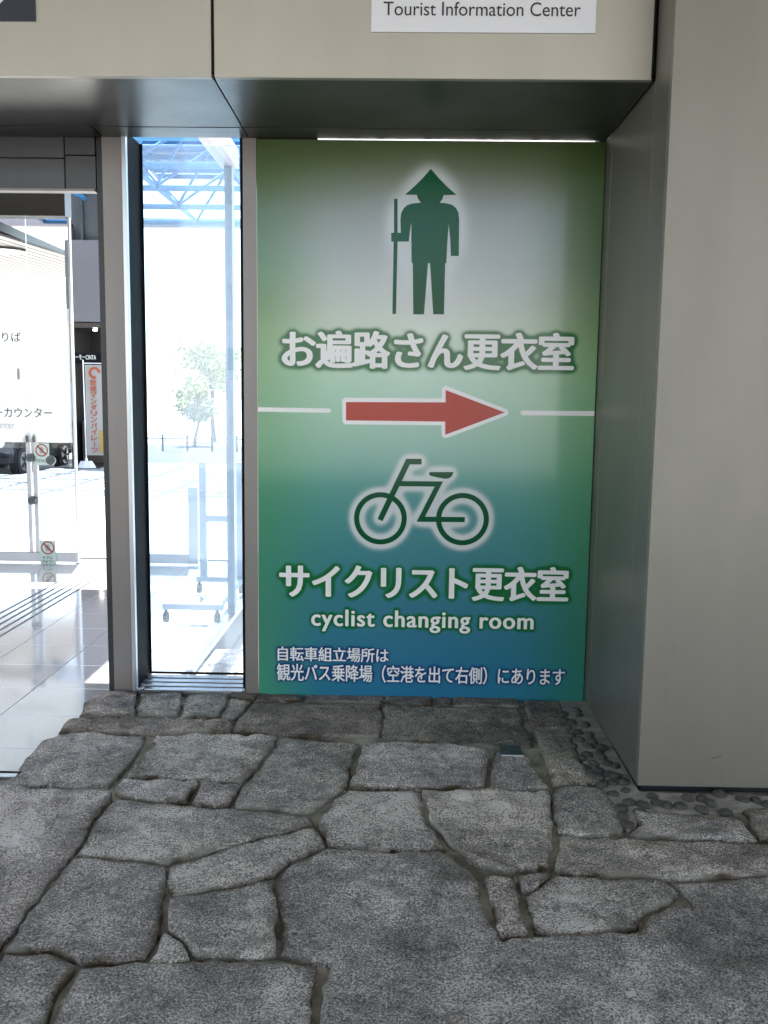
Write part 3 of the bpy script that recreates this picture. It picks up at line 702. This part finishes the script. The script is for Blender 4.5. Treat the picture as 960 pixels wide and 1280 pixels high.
# door head over the entrance on the left
dh = empty('entrance_door_frame', (-3, 0, 2.5)); tag(dh, 'dark steel door head under the soffit above the open entrance', 'door frame')
zh = onY(60, 235, 0).z; zh2 = onY(60, 196, 0).z; zh3 = onY(60, 182, 0).z
xd = c0-.002
MT['head'] = mottled('door_head_steel', (.085, .085, .085, 1), (.065, .065, .065, 1), 2, .35, .5)
box('cover_panel', -8, xat(79, 215)-.002, .02, .12, zh, zh2-.003, MT['head'], dh, .002)
box('cover_panel', -8, xat(79, 190)-.002, .012, .12, zh2, ZL+.02, MT['head'], dh, .002)
box('cover_panel', xat(79, 215)+.002, xd, .024, .12, zh, zh2+.012, MT['head'], dh, .002)
box('cover_panel', xat(79, 190)+.002, xd, .016, .12, zh2+.015, ZL+.02, MT['head'], dh, .002)
box('bottom_trim', -8, xd, .004, .05, zh-.012, zh-.001, MT['frame'], dh, .001)

# ================================================================== SIGNS ON THE HEADER
sg = empty('information_sign', (onY(604, 42, YL).x, YL, 3)); tag(sg, 'white sign plate reading Tourist Information Center above the poster', 'sign')
a, b, z0 = onY(464, 41, YL).x, onY(744, 41, YL).x, onY(604, 41.5, YL).z
box('sign_plate', a, b, YL-.006, YL-.0005, z0, z0+.62, MT['white_sign'], sg, .001)
ta_, tb_ = onY(479.5, 12, YL).x, onY(725.5, 12, YL).x
flat_text('lettering', 'Tourist Information Center', ta_, tb_, onY(604, 21, YL).z, onY(604, 3.5, YL).z, YL-.0075, MT['ink'], sg, .004)
ds = empty('pictogram_sign', (onY(20, 20, YL).x, YL, 3)); tag(ds, 'dark navy square sign with a white diagonal stroke at the top left', 'sign')
MT['navy'] = mat('navy_face', (.025, .028, .04), .35)
a, z0 = onY(45, 20, YL).x, onY(25, 27, YL).z
box('sign_plate', a-.36, a, YL-.006, YL-.0005, z0, z0+.36, MT['navy'], ds, .001)
q = [onY(u, v, YL) for u, v in ((-16, 10), (-16, 22), (10, -3), (10, -15), (-2, -15), (-2, -8))]
plate('white_stroke', [(p.x-ds.location.x, p.z-3) for p in q], -.0075, .0008, MT['white_sign'], ds)

# ================================================================== ENTRANCE HALL GLAZING
YF = 3.6
def fx(u, v=600): return onY(u, v, YF).x
def fz(v, u=60): return onY(u, v, YF).z
gw = empty('far_glass_doors', (-4, YF, 0)); tag(gw, 'far glass doors with white film and black Japanese lettering across the hall', 'glass doors')
xe = fx(92, 500)
MT['rail'] = mottled('grey_rail', (.42, .42, .43, 1), (.36, .36, .37, 1), 6, .3, .6)
MT['film'] = bpy.data.materials.new('white_film'); MT['film'].use_nodes = True
t = MT['film'].node_tree; t.nodes.clear(); o_ = t.nodes.new('ShaderNodeOutputMaterial'); tr_ = t.nodes.new('ShaderNodeBsdfTranslucent'); df = t.nodes.new('ShaderNodeBsdfDiffuse'); mx = t.nodes.new('ShaderNodeMixShader')
tr_.inputs[0].default_value = (.85, .85, .84, 1); df.inputs[0].default_value = (.85, .85, .84, 1); mx.inputs[0].default_value = .05
t.links.new(tr_.outputs[0], mx.inputs[1]); t.links.new(df.outputs[0], mx.inputs[2]); tp_ = t.nodes.new('ShaderNodeBsdfTransparent'); m2_ = t.nodes.new('ShaderNodeMixShader'); m2_.inputs[0].default_value = .28
t.links.new(mx.outputs[0], m2_.inputs[1]); t.links.new(tp_.outputs[0], m2_.inputs[2]); t.links.new(m2_.outputs[0], o_.inputs[0])
box('bottom_rail', -8, xe, YF-.03, YF+.03, 0, fz(690), MT['rail'], gw, .003)
box('door_stile', fx(35), fx(39.5), YF-.025, YF+.025, fz(690)+.001, fz(545), MT['rail'], gw, .002)
box('door_stile', fx(43), fx(48), YF-.025, YF+.025, fz(690)+.001, fz(545), MT['rail'], gw, .002)
box('door_head_box', -8, xe, YF-.08, YF+.08, fz(272), fz(238), mat('head_box_black', (.010, .009, .008), .25), gw, .004)
box('glass_pane', -8, fx(42), YF-.004, YF+.004, fz(690)+.001, fz(272)-.001, MT['clear'], gw)
box('glass_pane', fx(42)+.005, xe-.006, YF-.004, YF+.004, fz(690)+.001, fz(272)-.001, MT['clear'], gw)
box('edge_trim', xe-.005, xe+.012, YF-.02, YF+.02, 0, fz(272)-.001, MT['alu'], gw)
zf0, zf1 = fz(553), fz(386)
box('white_film', -8, xe-.008, YF-.032, YF-.03, zf0, zf1, MT['film'], gw)
MT['grey_ink'] = mat('grey_ink', (.35, .35, .36), .5)
flat_text('lettering', 'のりば', fx(-10, 422), fx(28, 422), fz(428), fz(416), YF-.035, MT['ink'], gw, .012)
flat_text('lettering', 'ーカウンター', fx(-5, 516), fx(67, 516), fz(522), fz(510), YF-.035, MT['ink'], gw, .008)
flat_text('lettering', 'ounter', fx(-6, 533), fx(20, 533), fz(536.5), fz(529), YF-.035, MT['grey_ink'], gw, .002)
box('door_lock', fx(28), fx(31.5), YF-.036, YF-.033, fz(475), fz(461), MT['grey_ink'], gw)
for u, v in ((42, 625), (42, 572)):
    bm = bmesh.new(); bmesh.ops.create_cone(bm, cap_ends=True, segments=20, radius1=.038, radius2=.036, depth=.03, matrix=Matrix.Rotation(R(90), 4, 'X'))
    bmobj('handle_disc', bm, MT['dull_metal'], gw, loc=Vector((fx(u), YF-.05, fz(v)))-gw.location)
# round plate seen at the sticker, white knob at the left
bm = bmesh.new(); bmesh.ops.create_cone(bm, cap_ends=True, segments=20, radius1=.042, radius2=.04, depth=.03, matrix=Matrix.Rotation(R(90), 4, 'X'))
bmobj('handle_disc', bm, MT['dull_metal'], gw, loc=Vector((fx(65.5, 575), YF-.035, fz(575)))-gw.location)
# "mind the door" stickers
MT['sticker'] = mat('sticker_green', (.55, .68, .62), .4); MT['sred'] = mat('sticker_red', (.33, .03, .03), .4)
def sticker(u0, u1, v0, v1, lab, small):
    e = empty('door_sticker', (fx((u0+u1)/2), YF-.035, fz((v0+v1)/2))); tag(e, lab, 'sticker', 'door warning stickers')
    wd, ht = fx(u1)-fx(u0), fz(v0)-fz(v1)
    bm = bmesh.new(); bx(bm, -wd/2, wd/2, -.001, .0, -ht/2, ht/2); bmobj('sheet', bm, MT['sticker'], e)
    bm = bmesh.new(); ns = 28; r0, r1 = wd*.42, wd*.34; cz_ = ht*.18
    vo = [bm.verts.new((r0*math.cos(2*math.pi*k/ns), -.002, cz_+r0*math.sin(2*math.pi*k/ns))) for k in range(ns)]
    vi = [bm.verts.new((r1*math.cos(2*math.pi*k/ns), -.002, cz_+r1*math.sin(2*math.pi*k/ns))) for k in range(ns)]
    for k in range(ns): bm.faces.new((vo[k], vo[(k+1) % ns], vi[(k+1) % ns], vi[k]))
    s = r1*.72; t_ = wd*.035
    bm.faces.new([bm.verts.new(p) for p in ((-s-t_, -.0024, cz_+s-t_), (-s+t_, -.0024, cz_+s+t_), (s+t_, -.0024, cz_-s+t_), (s-t_, -.0024, cz_-s-t_))])
    bmobj('prohibition_ring', bm, MT['sred'], e)
    pts = [(-.3,-.5),(.25,-.5),(.3,.1),(.42,.35),(.3,.4),(.16,.15),(.12,.62),(0,.62),(-.03,.2),(-.1,.55),(-.22,.5),(-.2,.1),(-.34,.3),(-.42,.2)]
    bm = bmesh.new(); f = bm.faces.new([bm.verts.new((x*r1*1.2, -.0016, cz_+z*r1*1.2)) for x, z in pts]); bmesh.ops.triangulate(bm, faces=[f]); bmobj('hand_mark', bm, MT['grey_ink'], e)
    if small == 1:
        flat_text('lettering', 'ドアにちゅうい', e.location.x-wd*.42, e.location.x+wd*.42, e.location.z-ht*.38, e.location.z-ht*.22, e.location.y-.002, MT['ink'], e, .02)
    else:
        flat_text('lettering', 'ドアに', e.location.x-wd*.3, e.location.x+wd*.3, e.location.z-ht*.30, e.location.z-ht*.18, e.location.y-.002, MT['ink'], e, .03)
        flat_text('lettering', 'ちゅうい', e.location.x-wd*.38, e.location.x+wd*.38, e.location.z-ht*.45, e.location.z-ht*.33, e.location.y-.002, MT['ink'], e, .03)
sticker(46, 64.5, 554, 581, 'upper no hands door sticker on the far glass beside the round knob', 1)
sticker(49, 69, 674.5, 704, 'lower no hands door sticker overlapping the grey bottom rail', 2)
# second bay of the far glazing behind the window
g2 = empty('far_glass_screen', (-2.0, YF, 0)); tag(g2, 'far glass screen with grey bottom rail seen through the narrow window', 'glass screen')
box('bottom_rail', fx(150), fx(247), YF-.03, YF+.03, 0, fz(690), MT['rail'], g2, .003)
box('post', fx(236), fx(248), YF-.04, YF-.031+.07, fz(690)+.001, fz(606), MT['rail'], g2, .003)
box('glass_pane', fx(150), fx(235), YF-.004, YF+.004, fz(690)+.001, 3.7, MT['clear'], g2)
# side glass wall on the right of the hall
XG = -1.16
sw = empty('side_glass_wall', (XG, 1.9, 0)); tag(sw, 'glass side wall with blue steel mullion and floor track beyond the narrow window', 'glass wall')
MT['bluesteel'] = mottled('blue_steel', (.18, .24, .31, 1), (.15, .205, .27, 1), 4, .4, .3)
MT['pinksteel'] = mottled('pale_rose_steel', (.50, .42, .42, 1), (.44, .37, .38, 1), 4, .45, .2)
box('floor_track', XG-.02, XG+.015, .30, 3.55, 0, .03, MT['alu'], sw, .003)
box('floor_track', XG-.06, XG-.03, .30, 3.55, 0, .015, MT['rail'], sw, .003)
ym = onX(289, 500, XG).y; zm = onX(285, 206, XG).z
box('mullion', XG-.03, XG+.02, ym-.03, ym+.05, .031, zm-.002, MT['bluesteel'], sw, .003)
box('glass_pane', XG-.004, XG+.004, .30, ym-.031, .031, zm-.002, MT['side_glass'], sw)
box('glass_pane', XG-.004, XG+.004, ym+.051, 3.5, .031, zm-.002, MT['side_glass'], sw)
box('top_beam', XG-.06, XG+.05, .30, ym+.06, zm, zm+.12, MT['pinksteel'], sw, .004)
# rolling display stand inside the hall
rsd = empty('rolling_stand', (-1.42, 1.75, 0)); tag(rsd, 'grey wheeled display stand behind the narrow window', 'display stand')
MT['standgrey'] = mat('stand_grey', (.32, .36, .42), .4, .3)
def B(n, *a): return box(n, *a, MT['standgrey'], rsd, .003)
B('foot', -1.60, -1.20, 1.42, 1.47, .09, .13); B('foot', -1.58, -1.20, 2.35, 2.40, .09, .13)
B('side_rail', -1.27, -1.22, 1.475, 2.345, .09, .13); B('post', -1.55, -1.50, 2.345, 2.398, .131, 1.0); B('post', -1.27, -1.22, 2.345, 2.398, .131, 1.0)
B('cross_bar', -1.499, -1.271, 2.35, 2.39, .55, .60)
for x, y in ((-1.58, 1.44), (-1.24, 1.44), (-1.56, 2.37), (-1.24, 2.37)):
    bm = bmesh.new(); bmesh.ops.create_cone(bm, cap_ends=True, segments=16, radius1=.035, radius2=.035, depth=.03, matrix=Matrix.Rotation(R(90), 4, 'Y'))
    bx(bm, -.008, .008, -.012, .012, .0, .055)
    bmobj('caster', bm, MT['black'], rsd, loc=(x+1.42, y-1.75, .035))
# roof slab over the entrance hall
rf = box('hall_roof', -9, -1.9, .13, 3.45, 3.9, 4.1, MT['white']); tag(rf, 'flat white roof slab over the tiled entrance hall', 'roof')
rf = box('window_sun_blocker', -2.0, -.55, .06, 1.0, 3.4, 3.5, MT['white']); tag(rf, 'unseen added sun hood above the inside of the narrow window', 'blocker')  # added slab out of view, keeps sun off the stones by the window
rf = box('gap_sun_blocker', -.5, X1, .06, .6, ZL+.07, ZL+.10, MT['white']); tag(rf, 'unseen sun-blocking slab added behind the top of the poster', 'ledge')  # added slab out of view, stops steep sun entering the poster gap

# ================================================================== BEYOND: shop, banner, canopies, car, trees
sh = empty('shop_kiosk', (-6.3, 15, 0)); tag(sh, 'dark shop front under a white upper wall behind the entrance', 'shop')
YS = 15.0
def s_x(u, v=500): return onY(u, v, YS).x
def s_z(v, u=105): return onY(u, v, YS).z
xa, xb = s_x(86), s_x(140)
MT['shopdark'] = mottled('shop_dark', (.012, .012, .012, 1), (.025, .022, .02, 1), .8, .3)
MT['shopwall'] = mottled('shop_upper_wall', (.15, .155, .17, 1), (.13, .135, .15, 1), .6, .5)
zA, zB = s_z(402), s_z(300)
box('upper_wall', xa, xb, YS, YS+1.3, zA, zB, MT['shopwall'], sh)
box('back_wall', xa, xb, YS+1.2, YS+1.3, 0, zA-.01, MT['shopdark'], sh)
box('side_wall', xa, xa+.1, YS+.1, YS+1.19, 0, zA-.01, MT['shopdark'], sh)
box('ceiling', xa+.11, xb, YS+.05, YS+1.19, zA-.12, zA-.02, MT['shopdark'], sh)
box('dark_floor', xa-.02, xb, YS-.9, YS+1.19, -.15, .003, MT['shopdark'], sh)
box('name_board', s_x(96), xb, YS-.05, YS+.0, s_z(455), s_z(441), MT['black'], sh)
flat_text('lettering', 'ーモーCINTA', s_x(95.5, 447), s_x(121, 447), s_z(449.5), s_z(443.8), YS-.055, MT['print_white'], sh, .012)
box('shop_counter', s_x(96), xb, YS+.3, YS+.9, .003, .9, mat('counter', (.06, .045, .035), .4), sh)
MT['lamp'] = bpy.data.materials.new('downlight'); MT['lamp'].use_nodes = True
_n = MT['lamp'].node_tree.nodes['Principled BSDF']; _n.inputs['Emission Color'].default_value = (1, .9, .75, 1); _n.inputs['Emission Strength'].default_value = 3
for u, v in ((92, 409), (119, 412)):
    p = onY(u, v, YS+.3); bm = bmesh.new(); bmesh.ops.create_cone(bm, cap_ends=True, segments=12, radius1=.045, radius2=.045, depth=.03)
    bmobj('downlight', bm, MT['lamp'], sh, loc=(p.x-sh.location.x, .3, zA-.15))
box('clerestory_wall', xa, xb, YS+.3, YS+.5, zB+.001, zB+1.6, mottled('clerestory', (.10, .105, .11, 1), (.08, .085, .09, 1), .6, .5), sh)
for k in range(3): box('glazing_bar', xa+.28+.42*k, xa+.33+.42*k, YS+.2, YS+.27, zB+.001, zB+1.6, MT['dull_metal'], sh)
ex = empty('fire_extinguisher', (onY(91, 299, YS+.2).x, YS+.2, zB)); ex.scale = (.6, .6, .75); tag(ex, 'small dark red extinguisher standing on the ledge of the upper wall', 'extinguisher')
bm = bmesh.new(); bmesh.ops.create_cone(bm, cap_ends=True, segments=14, radius1=.06, radius2=.06, depth=.34, matrix=Matrix.Translation((0, 0, .17))); bmesh.ops.create_cone(bm, cap_ends=True, segments=14, radius1=.06, radius2=.02, depth=.06, matrix=Matrix.Translation((0, 0, .37)))
bmobj('tank', bm, mat('dark_red', (.03, .004, .006), .5), ex); bm = bmesh.new(); bx(bm, -.02, .02, -.03, .03, .40, .46); bmobj('valve', bm, MT['black'], ex)
# blue notice
nb = box('blue_notice', s_x(90), s_x(95.5), YS-.1, YS-.09, s_z(525), s_z(478), mat('notice_blue', (.12, .28, .45), .5)); tag(nb, 'narrow blue notice hanging at the left edge of the dark shop', 'notice')
# nobori banner
YB = 14.1
def b_x(u, v=500): return onY(u, v, YB).x
def b_z(v, u=110): return onY(u, v, YB).z
bn = empty('banner_flag', (b_x(106), YB, 0)); tag(bn, 'white vertical banner with orange Japanese letters on a pole with white base', 'banner')
tubeobj('pole', (b_x(106), YB, .1), (b_x(105), YB, b_z(450)), .012, MT['white'], bn)
tubeobj('top_arm', (b_x(105), YB, b_z(454)), (b_x(105)+.6, YB, b_z(454)), .008, MT['white'], bn)
xf0 = b_x(107); zf_t, zf_b = b_z(456), b_z(569)
bm = bmesh.new(); nn = 14
grid = [[bm.verts.new((xf0-bn.location.x+.58*i/6, .012*math.sin(j*.7+i*.6), zf_b+(zf_t-zf_b)*j/nn)) for i in range(7)] for j in range(nn+1)]
for j in range(nn):
    for i in range(6): bm.faces.new((grid[j][i], grid[j][i+1], grid[j+1][i+1], grid[j+1][i]))
bmobj('cloth', bm, mat('banner_cloth', (.30, .285, .27), .8), bn, True)
MT['orange'] = mat('orange_print', (.32, .06, .02), .6)
txt = '愛媛マンダリンパイレーツ'
hh = (zf_t-zf_b-.34)/len(txt)
for k, ch in enumerate(txt):
    zt_ = zf_t-.30-k*hh
    if ch == 'ー':
        box('lettering', xf0+.155, xf0+.175, YB-.022, YB-.02, zt_-hh*.85, zt_-.01, MT['orange'], bn)
    else: flat_text('lettering', ch, xf0+.10, xf0+.23, zt_-hh*.9, zt_, YB-.022, MT['orange'], bn, .03)
bm = bmesh.new(); ns = 24
for (cc, ro, ri) in (((.20, zf_t-.16), .12, .07),):
    vo = [bm.verts.new((xf0-bn.location.x+cc[0]+ro*math.cos(2*math.pi*k/ns), -.022, cc[1]+ro*math.sin(2*math.pi*k/ns))) for k in range(ns)]
    vi = [bm.verts.new((xf0-bn.location.x+cc[0]+ri*math.cos(2*math.pi*k/ns), -.022, cc[1]+ri*math.sin(2*math.pi*k/ns))) for k in range(ns)]
    for k in range(ns-5): bm.faces.new((vo[k], vo[k+1], vi[k+1], vi[k]))
bmobj('emblem', bm, MT['orange'], bn)
for k in range(4): box('side_letter', xf0+.27, xf0+.42, YB-.022, YB-.02, zf_t-.34-.3*k, zf_t-.16-.3*k, MT['orange'], bn) if k < 0 else None
box('picture_patch', xf0+.27, xf0+.5, YB-.022, YB-.02, zf_b+.05, zf_b+.5, mat('patch', (.35, .22, .04), .6), bn)
bm = bmesh.new(); bmesh.ops.create_cone(bm, cap_ends=True, segments=8, radius1=.20, radius2=.12, depth=.13, matrix=Matrix.Translation((0, 0, .07))); bmesh.ops.create_cone(bm, cap_ends=True, segments=12, radius1=.03, radius2=.025, depth=.08, matrix=Matrix.Translation((0, 0, .16)))
bmobj('base', bm, MT['white'], bn)

# slatted canopy ceiling over the left pavement
sk = .137
cn = empty('slatted_canopy', (-9, 16, 4.5)); tag(cn, 'pale slatted ceiling of the canopy over the drop off lane', 'canopy')
MT['slat'] = mottled('canopy_slat', (.16, .13, .115, 1), (.125, .105, .095, 1), 1, .28, .4)
bm = bmesh.new(); bx(bm, -.108, .108, -7.5, 4.5, 0, .05, .003); slm = bpy.data.meshes.new('slat'); bm.to_mesh(slm); bm.free(); slm.materials.append(MT['slat'])
for k in range(44):
    o = link('slat', slm, None, cn, (2.9-.25*k-1.6, -.5, 0)); o.rotation_euler = (0, 0, -math.atan(sk))
bm = bmesh.new(); bx(bm, -11.5, 1.2, -7.5, 4.5, .08, .25); bmobj('roof_sheet', bm, MT['shopdark'], cn)
# round lamps in the slats
for u, v in ((6, 313),):
    p = onZ(u, v, 4.49); bm = bmesh.new(); bmesh.ops.create_cone(bm, cap_ends=True, segments=28, radius1=.45, radius2=.4, depth=.05)
    bmobj('ring_lamp', bm, MT['rail'], cn, loc=p-cn.location)

# blue space-frame canopy seen through the window
tc_ = empty('truss_canopy', (-4, 14, 5.4)); tag(tc_, 'blue steel truss canopy with glass roof against the sky', 'canopy')
MT['blue'] = mottled('blue_paint', (.035, .17, .36, 1), (.05, .20, .40, 1), 3, .4, .1)
zl, zu = 5.5, 6.5
xsT = [-8.5, -6.7, -4.9, -3.1, -1.3, .5]; ysT = [10.5, 12.3, 14.1, 15.9, 17.7]
def T_(n, p, q, r, mt=MT['blue']): return tubeobj(n, p, q, r, mt, tc_, 8)
for y in ysT: T_('bottom_chord', (xsT[0], y, zl), (xsT[-1], y, zl), .06)
for x in xsT: T_('bottom_chord', (x, ysT[0], zl+.02), (x, ysT[-1], zl+.02), .05)
for y in [a+.9 for a in ysT[:-1]]: T_('top_chord', (xsT[0], y, zu), (xsT[-1], y, zu), .05)
for x in [a+.9 for a in xsT[:-1]]: T_('top_chord', (x, ysT[0], zu), (x, ysT[-1], zu), .05)
for i, x in enumerate(xsT[:-1]):
    for j, y in enumerate(ysT[:-1]):
        for dx in (0, 1.8):
            for dy in (0, 1.8): T_('diagonal', (x+.9, y+.9, zu-.03), (x+dx, y+dy, zl+.03), .032)
for k in range(14): box('purlin', xsT[0], xsT[-1], 10.3+k*.6, 10.40+k*.6, zu+.08, zu+.18, MT['blue'], tc_)
box('roof_glass', xsT[0], xsT[-1], 10.2, 18.2, zu+.2, zu+.22, glass('canopy_glass', (.78, .88, .97)), tc_)
box('edge_beam', -12.2, xsT[-1]+1, 18.9, 19.1, onY(235, 284, 18.9).z, onY(235, 273, 18.9).z, MT['pinksteel'], tc_)
for x in (-12.0, xsT[-1]+1): box('column', x-.15, x+.15, 18.85, 19.15, -.15, 5.0, MT['pinksteel'], tc_)

# dark small off-road car on the lane
car = empty('parked_car', (-8.15, 14.6, -.15)); tag(car, 'dark parked car with round headlight seen through the far glass doors', 'car')
MT['carpaint'] = mat('dark_car_paint', (.035, .035, .045), .15, 0, .5, Coat_Weight=.6); MT['tyre'] = mat('tyre', (.015, .015, .015), .8); MT['rim'] = mat('rim', (.5, .5, .52), .3, .8)
MT['carglass'] = mat('car_glass', (.02, .025, .03), .05)
def prof(name, pts, w0, w1, material, bev=.03):
    bm = bmesh.new(); f = bm.faces.new([bm.verts.new((-w0, y, z)) for y, z in pts]); g = bmesh.ops.extrude_face_region(bm, geom=[f])
    for v in g['geom']:
        if isinstance(v, bmesh.types.BMVert): v.co.x = w1
    if bev: bmesh.ops.bevel(bm, geom=bm.edges[:], offset=bev, segments=3, affect='EDGES')
    return bmobj(name, bm, material, car, True)
arch = lambda c, r: [(c+r*math.cos(a), .3+r*math.sin(a)) for a in [math.pi*k/10 for k in range(11)]]
low = [(-1.68, .32)]+arch(-1.15, .36)[::-1]+arch(1.05, .36)[::-1]+[(1.62, .32), (1.66, .75), (1.64, 1.0), (-.75, 1.02), (-1.6, .92), (-1.72, .75)]
prof('body', low, .72, .72, MT['carpaint'], .025)
prof('cabin', [(-.85, 1.0), (-.35, 1.55), (1.4, 1.58), (1.6, 1.0)], .66, .66, MT['carglass'], .04)
prof('roof', [(-.38, 1.56), (-.34, 1.64), (1.38, 1.67), (1.44, 1.58)], .65, .65, MT['carpaint'], .02)
for y in (-1.15, 1.05):
    for s in (-1, 1):
        bm = bmesh.new(); mx_ = Matrix.Rotation(R(90), 4, 'Y'); bmesh.ops.create_cone(bm, cap_ends=True, segments=28, radius1=.31, radius2=.31, depth=.18, matrix=mx_)
        bmesh.ops.bevel(bm, geom=[e for e in bm.edges if len(e.link_faces) == 2 and e.calc_face_angle(0) > 1], offset=.03, segments=2, affect='EDGES')
        wh = bmobj('wheel', bm, MT['tyre'], car, loc=(s*.64, y, .31))
        bm = bmesh.new(); bmesh.ops.create_cone(bm, cap_ends=True, segments=24, radius1=.19, radius2=.19, depth=.02, matrix=mx_)
        bmobj('rim', bm, MT['rim'], wh, loc=(s*.095, 0, 0))
        bm = bmesh.new()
        for k in range(5):
            a = 2*math.pi*k/5; tube(bm, (0, .04*math.cos(a), .04*math.sin(a)), (0, .16*math.cos(a), .16*math.sin(a)), .022, 6)
        bmobj('spoke', bm, MT['tyre'], wh, loc=(s*.11, 0, 0))
for s in (-1, 1):
    bm = bmesh.new(); bmesh.ops.create_uvsphere(bm, u_segments=20, v_segments=10, radius=.13)
    for v in bm.verts: v.co.y *= .35
    bmobj('headlight', bm, mat('headlight', (.85, .85, .85), .15), car, True, loc=(s*.5, -1.69, .72))
bm = bmesh.new(); bx(bm, -.165, .165, -1.76, -1.745, .42, .58); bmobj('number_plate', bm, MT['white'], car)
bm = bmesh.new(); bx(bm, -.7, .7, -1.78, -1.70, .30, .41, .02); bmobj('bumper', bm, MT['tyre'], car)
bm = bmesh.new()
for k in range(5): bx(bm, -.33, .33, -1.745, -1.73, .63+.045*k, .65+.045*k)
bmobj('grille', bm, MT['black'], car)

# low railing across the road
rl = empty('road_railing', (-7, 23.4, -.2)); tag(rl, 'low dark railing along the far side of the road', 'railing')
for k in range(15): bm = bmesh.new(); bx(bm, -.03, .03, -.03, .03, 0, .5); bmobj('post', bm, MT['dull_metal'], rl, loc=(-2.5+.75*k, 0, 0))
bm = bmesh.new(); bx(bm, -2.8, 8.3, -.012, .012, .36, .39); bmobj('rail', bm, MT['dull_metal'], rl)

# trees across the road
MT['leaf'] = mottled('leaf', (.34, .36, .13, 1), (.46, .42, .16, 1), 3, .6)
_b = MT['leaf'].node_tree.nodes['Principled BSDF']; _b.inputs['Subsurface Weight'].default_value = 0
MT['bark'] = mottled('bark', (.12, .09, .07, 1), (.07, .055, .045, 1), 12, .9, 0, .01, 40)
def tree(x, y, h, r, label, seed):
    rn = random.Random(seed)
    t = empty('broadleaf_tree', (x, y, -.24)); tag(t, label, 'tree', 'trees across the road')
    bm = bmesh.new(); prev = Vector((0, 0, 0)); rad = .05*h/2.5+.03
    for k in range(4):
        nxt = prev+Vector((rn.uniform(-.1, .1), rn.uniform(-.1, .1), h*.16)); mxx = (prev+nxt)/2
        bmesh.ops.create_cone(bm, cap_ends=True, segments=9, radius1=rad, radius2=rad*.8, depth=(nxt-prev).length, matrix=Matrix.Translation(mxx) @ (nxt-prev).to_track_quat('Z', 'Y').to_matrix().to_4x4()); rad *= .8; prev = nxt
    cl = []
    for k in range(11):
        a = rn.uniform(0, 6.28); e = Vector((math.cos(a)*r*rn.uniform(.3, .85), math.sin(a)*r*rn.uniform(.3, .85), h*rn.uniform(.55, .95))); st = Vector((0, 0, h*rn.uniform(.35, .62)))
        tube(bm, st, e, rad*.35, 5); cl.append(e)
    bmobj('trunk', bm, MT['bark'], t)
    vs, fs = [], []
    for k in range(2600):
        c = rn.choice(cl); p = c+Vector((rn.gauss(0, 1), rn.gauss(0, 1), rn.gauss(0, .75)))*r*.27
        n1 = Vector((rn.gauss(0, 1), rn.gauss(0, 1), rn.gauss(0, 1))).normalized(); n2 = n1.orthogonal().normalized(); n3 = n1.cross(n2); s = rn.uniform(.05, .1)
        i0 = len(vs); vs += [tuple(p+n2*s), tuple(p+n3*s*.6), tuple(p-n2*s), tuple(p-n3*s*.6)]; fs.append((i0, i0+1, i0+2, i0+3))
    me = bpy.data.meshes.new('crown'); me.from_pydata(vs, [], fs); link('crown', me, MT['leaf'], t)
p = onY(268, 560, 30); tree(p.x, 30, 3.6, 1.0, 'yellow green tree nearest the blue mullion across the road', 3)
p = onY(243, 562, 26); tree(p.x, 26, 2.0, .55, 'small yellow green shrub left of the taller tree across the road', 5)

# ================================================================== BEHIND THE VIEWER: the forecourt roof that shades this wall
cv = empty('forecourt_roof', (0, -7, 5.2)); tag(cv, 'wide flat roof shading the stone paving in front of the entrance', 'roof')
bm = bmesh.new(); bx(bm, -16, 16, -6.6, 6.1, 0, .3); bmobj('roof_slab', bm, MT['concrete'], cv)
for x in (-12, -4.5, 5.5, 13): bm = bmesh.new(); bmesh.ops.create_cone(bm, cap_ends=True, segments=24, radius1=.3, radius2=.3, depth=5.3, matrix=Matrix.Translation((x, -5.6, -2.65))); bmobj('column', bm, MT['panel'], cv, True)
up = box('upper_facade', -16, 16, -.86, .05, 4.62, 9, MT['panel']); tag(up, 'beige upper wall of the building above the header', 'wall')

ab = empty('reflected_block', (0, -64, -.24)); tag(ab, 'unseen long pale building added across the forecourt for the poster reflection', 'building')  # added out of view, its stepped top is there to reflect in the poster
bm = bmesh.new(); bx(bm, -60, 60, -12, 0, 0, 7.2); bmobj('wall', bm, MT['white'], ab)
bm = bmesh.new(); bx(bm, -60, 60, -12, -3, 7.21, 10.2); bmobj('upper_wall', bm, MT['concrete'], ab)
bm = bmesh.new(); bx(bm, -.9, .9, .001, .04, 1.2, 2.8); wm_ = bpy.data.meshes.new('window'); bm.to_mesh(wm_); bm.free(); wm_.materials.append(MT['carglass'])
for k in range(24): link('window', wm_, None, ab, (-57+5*k, 0, 2.4))
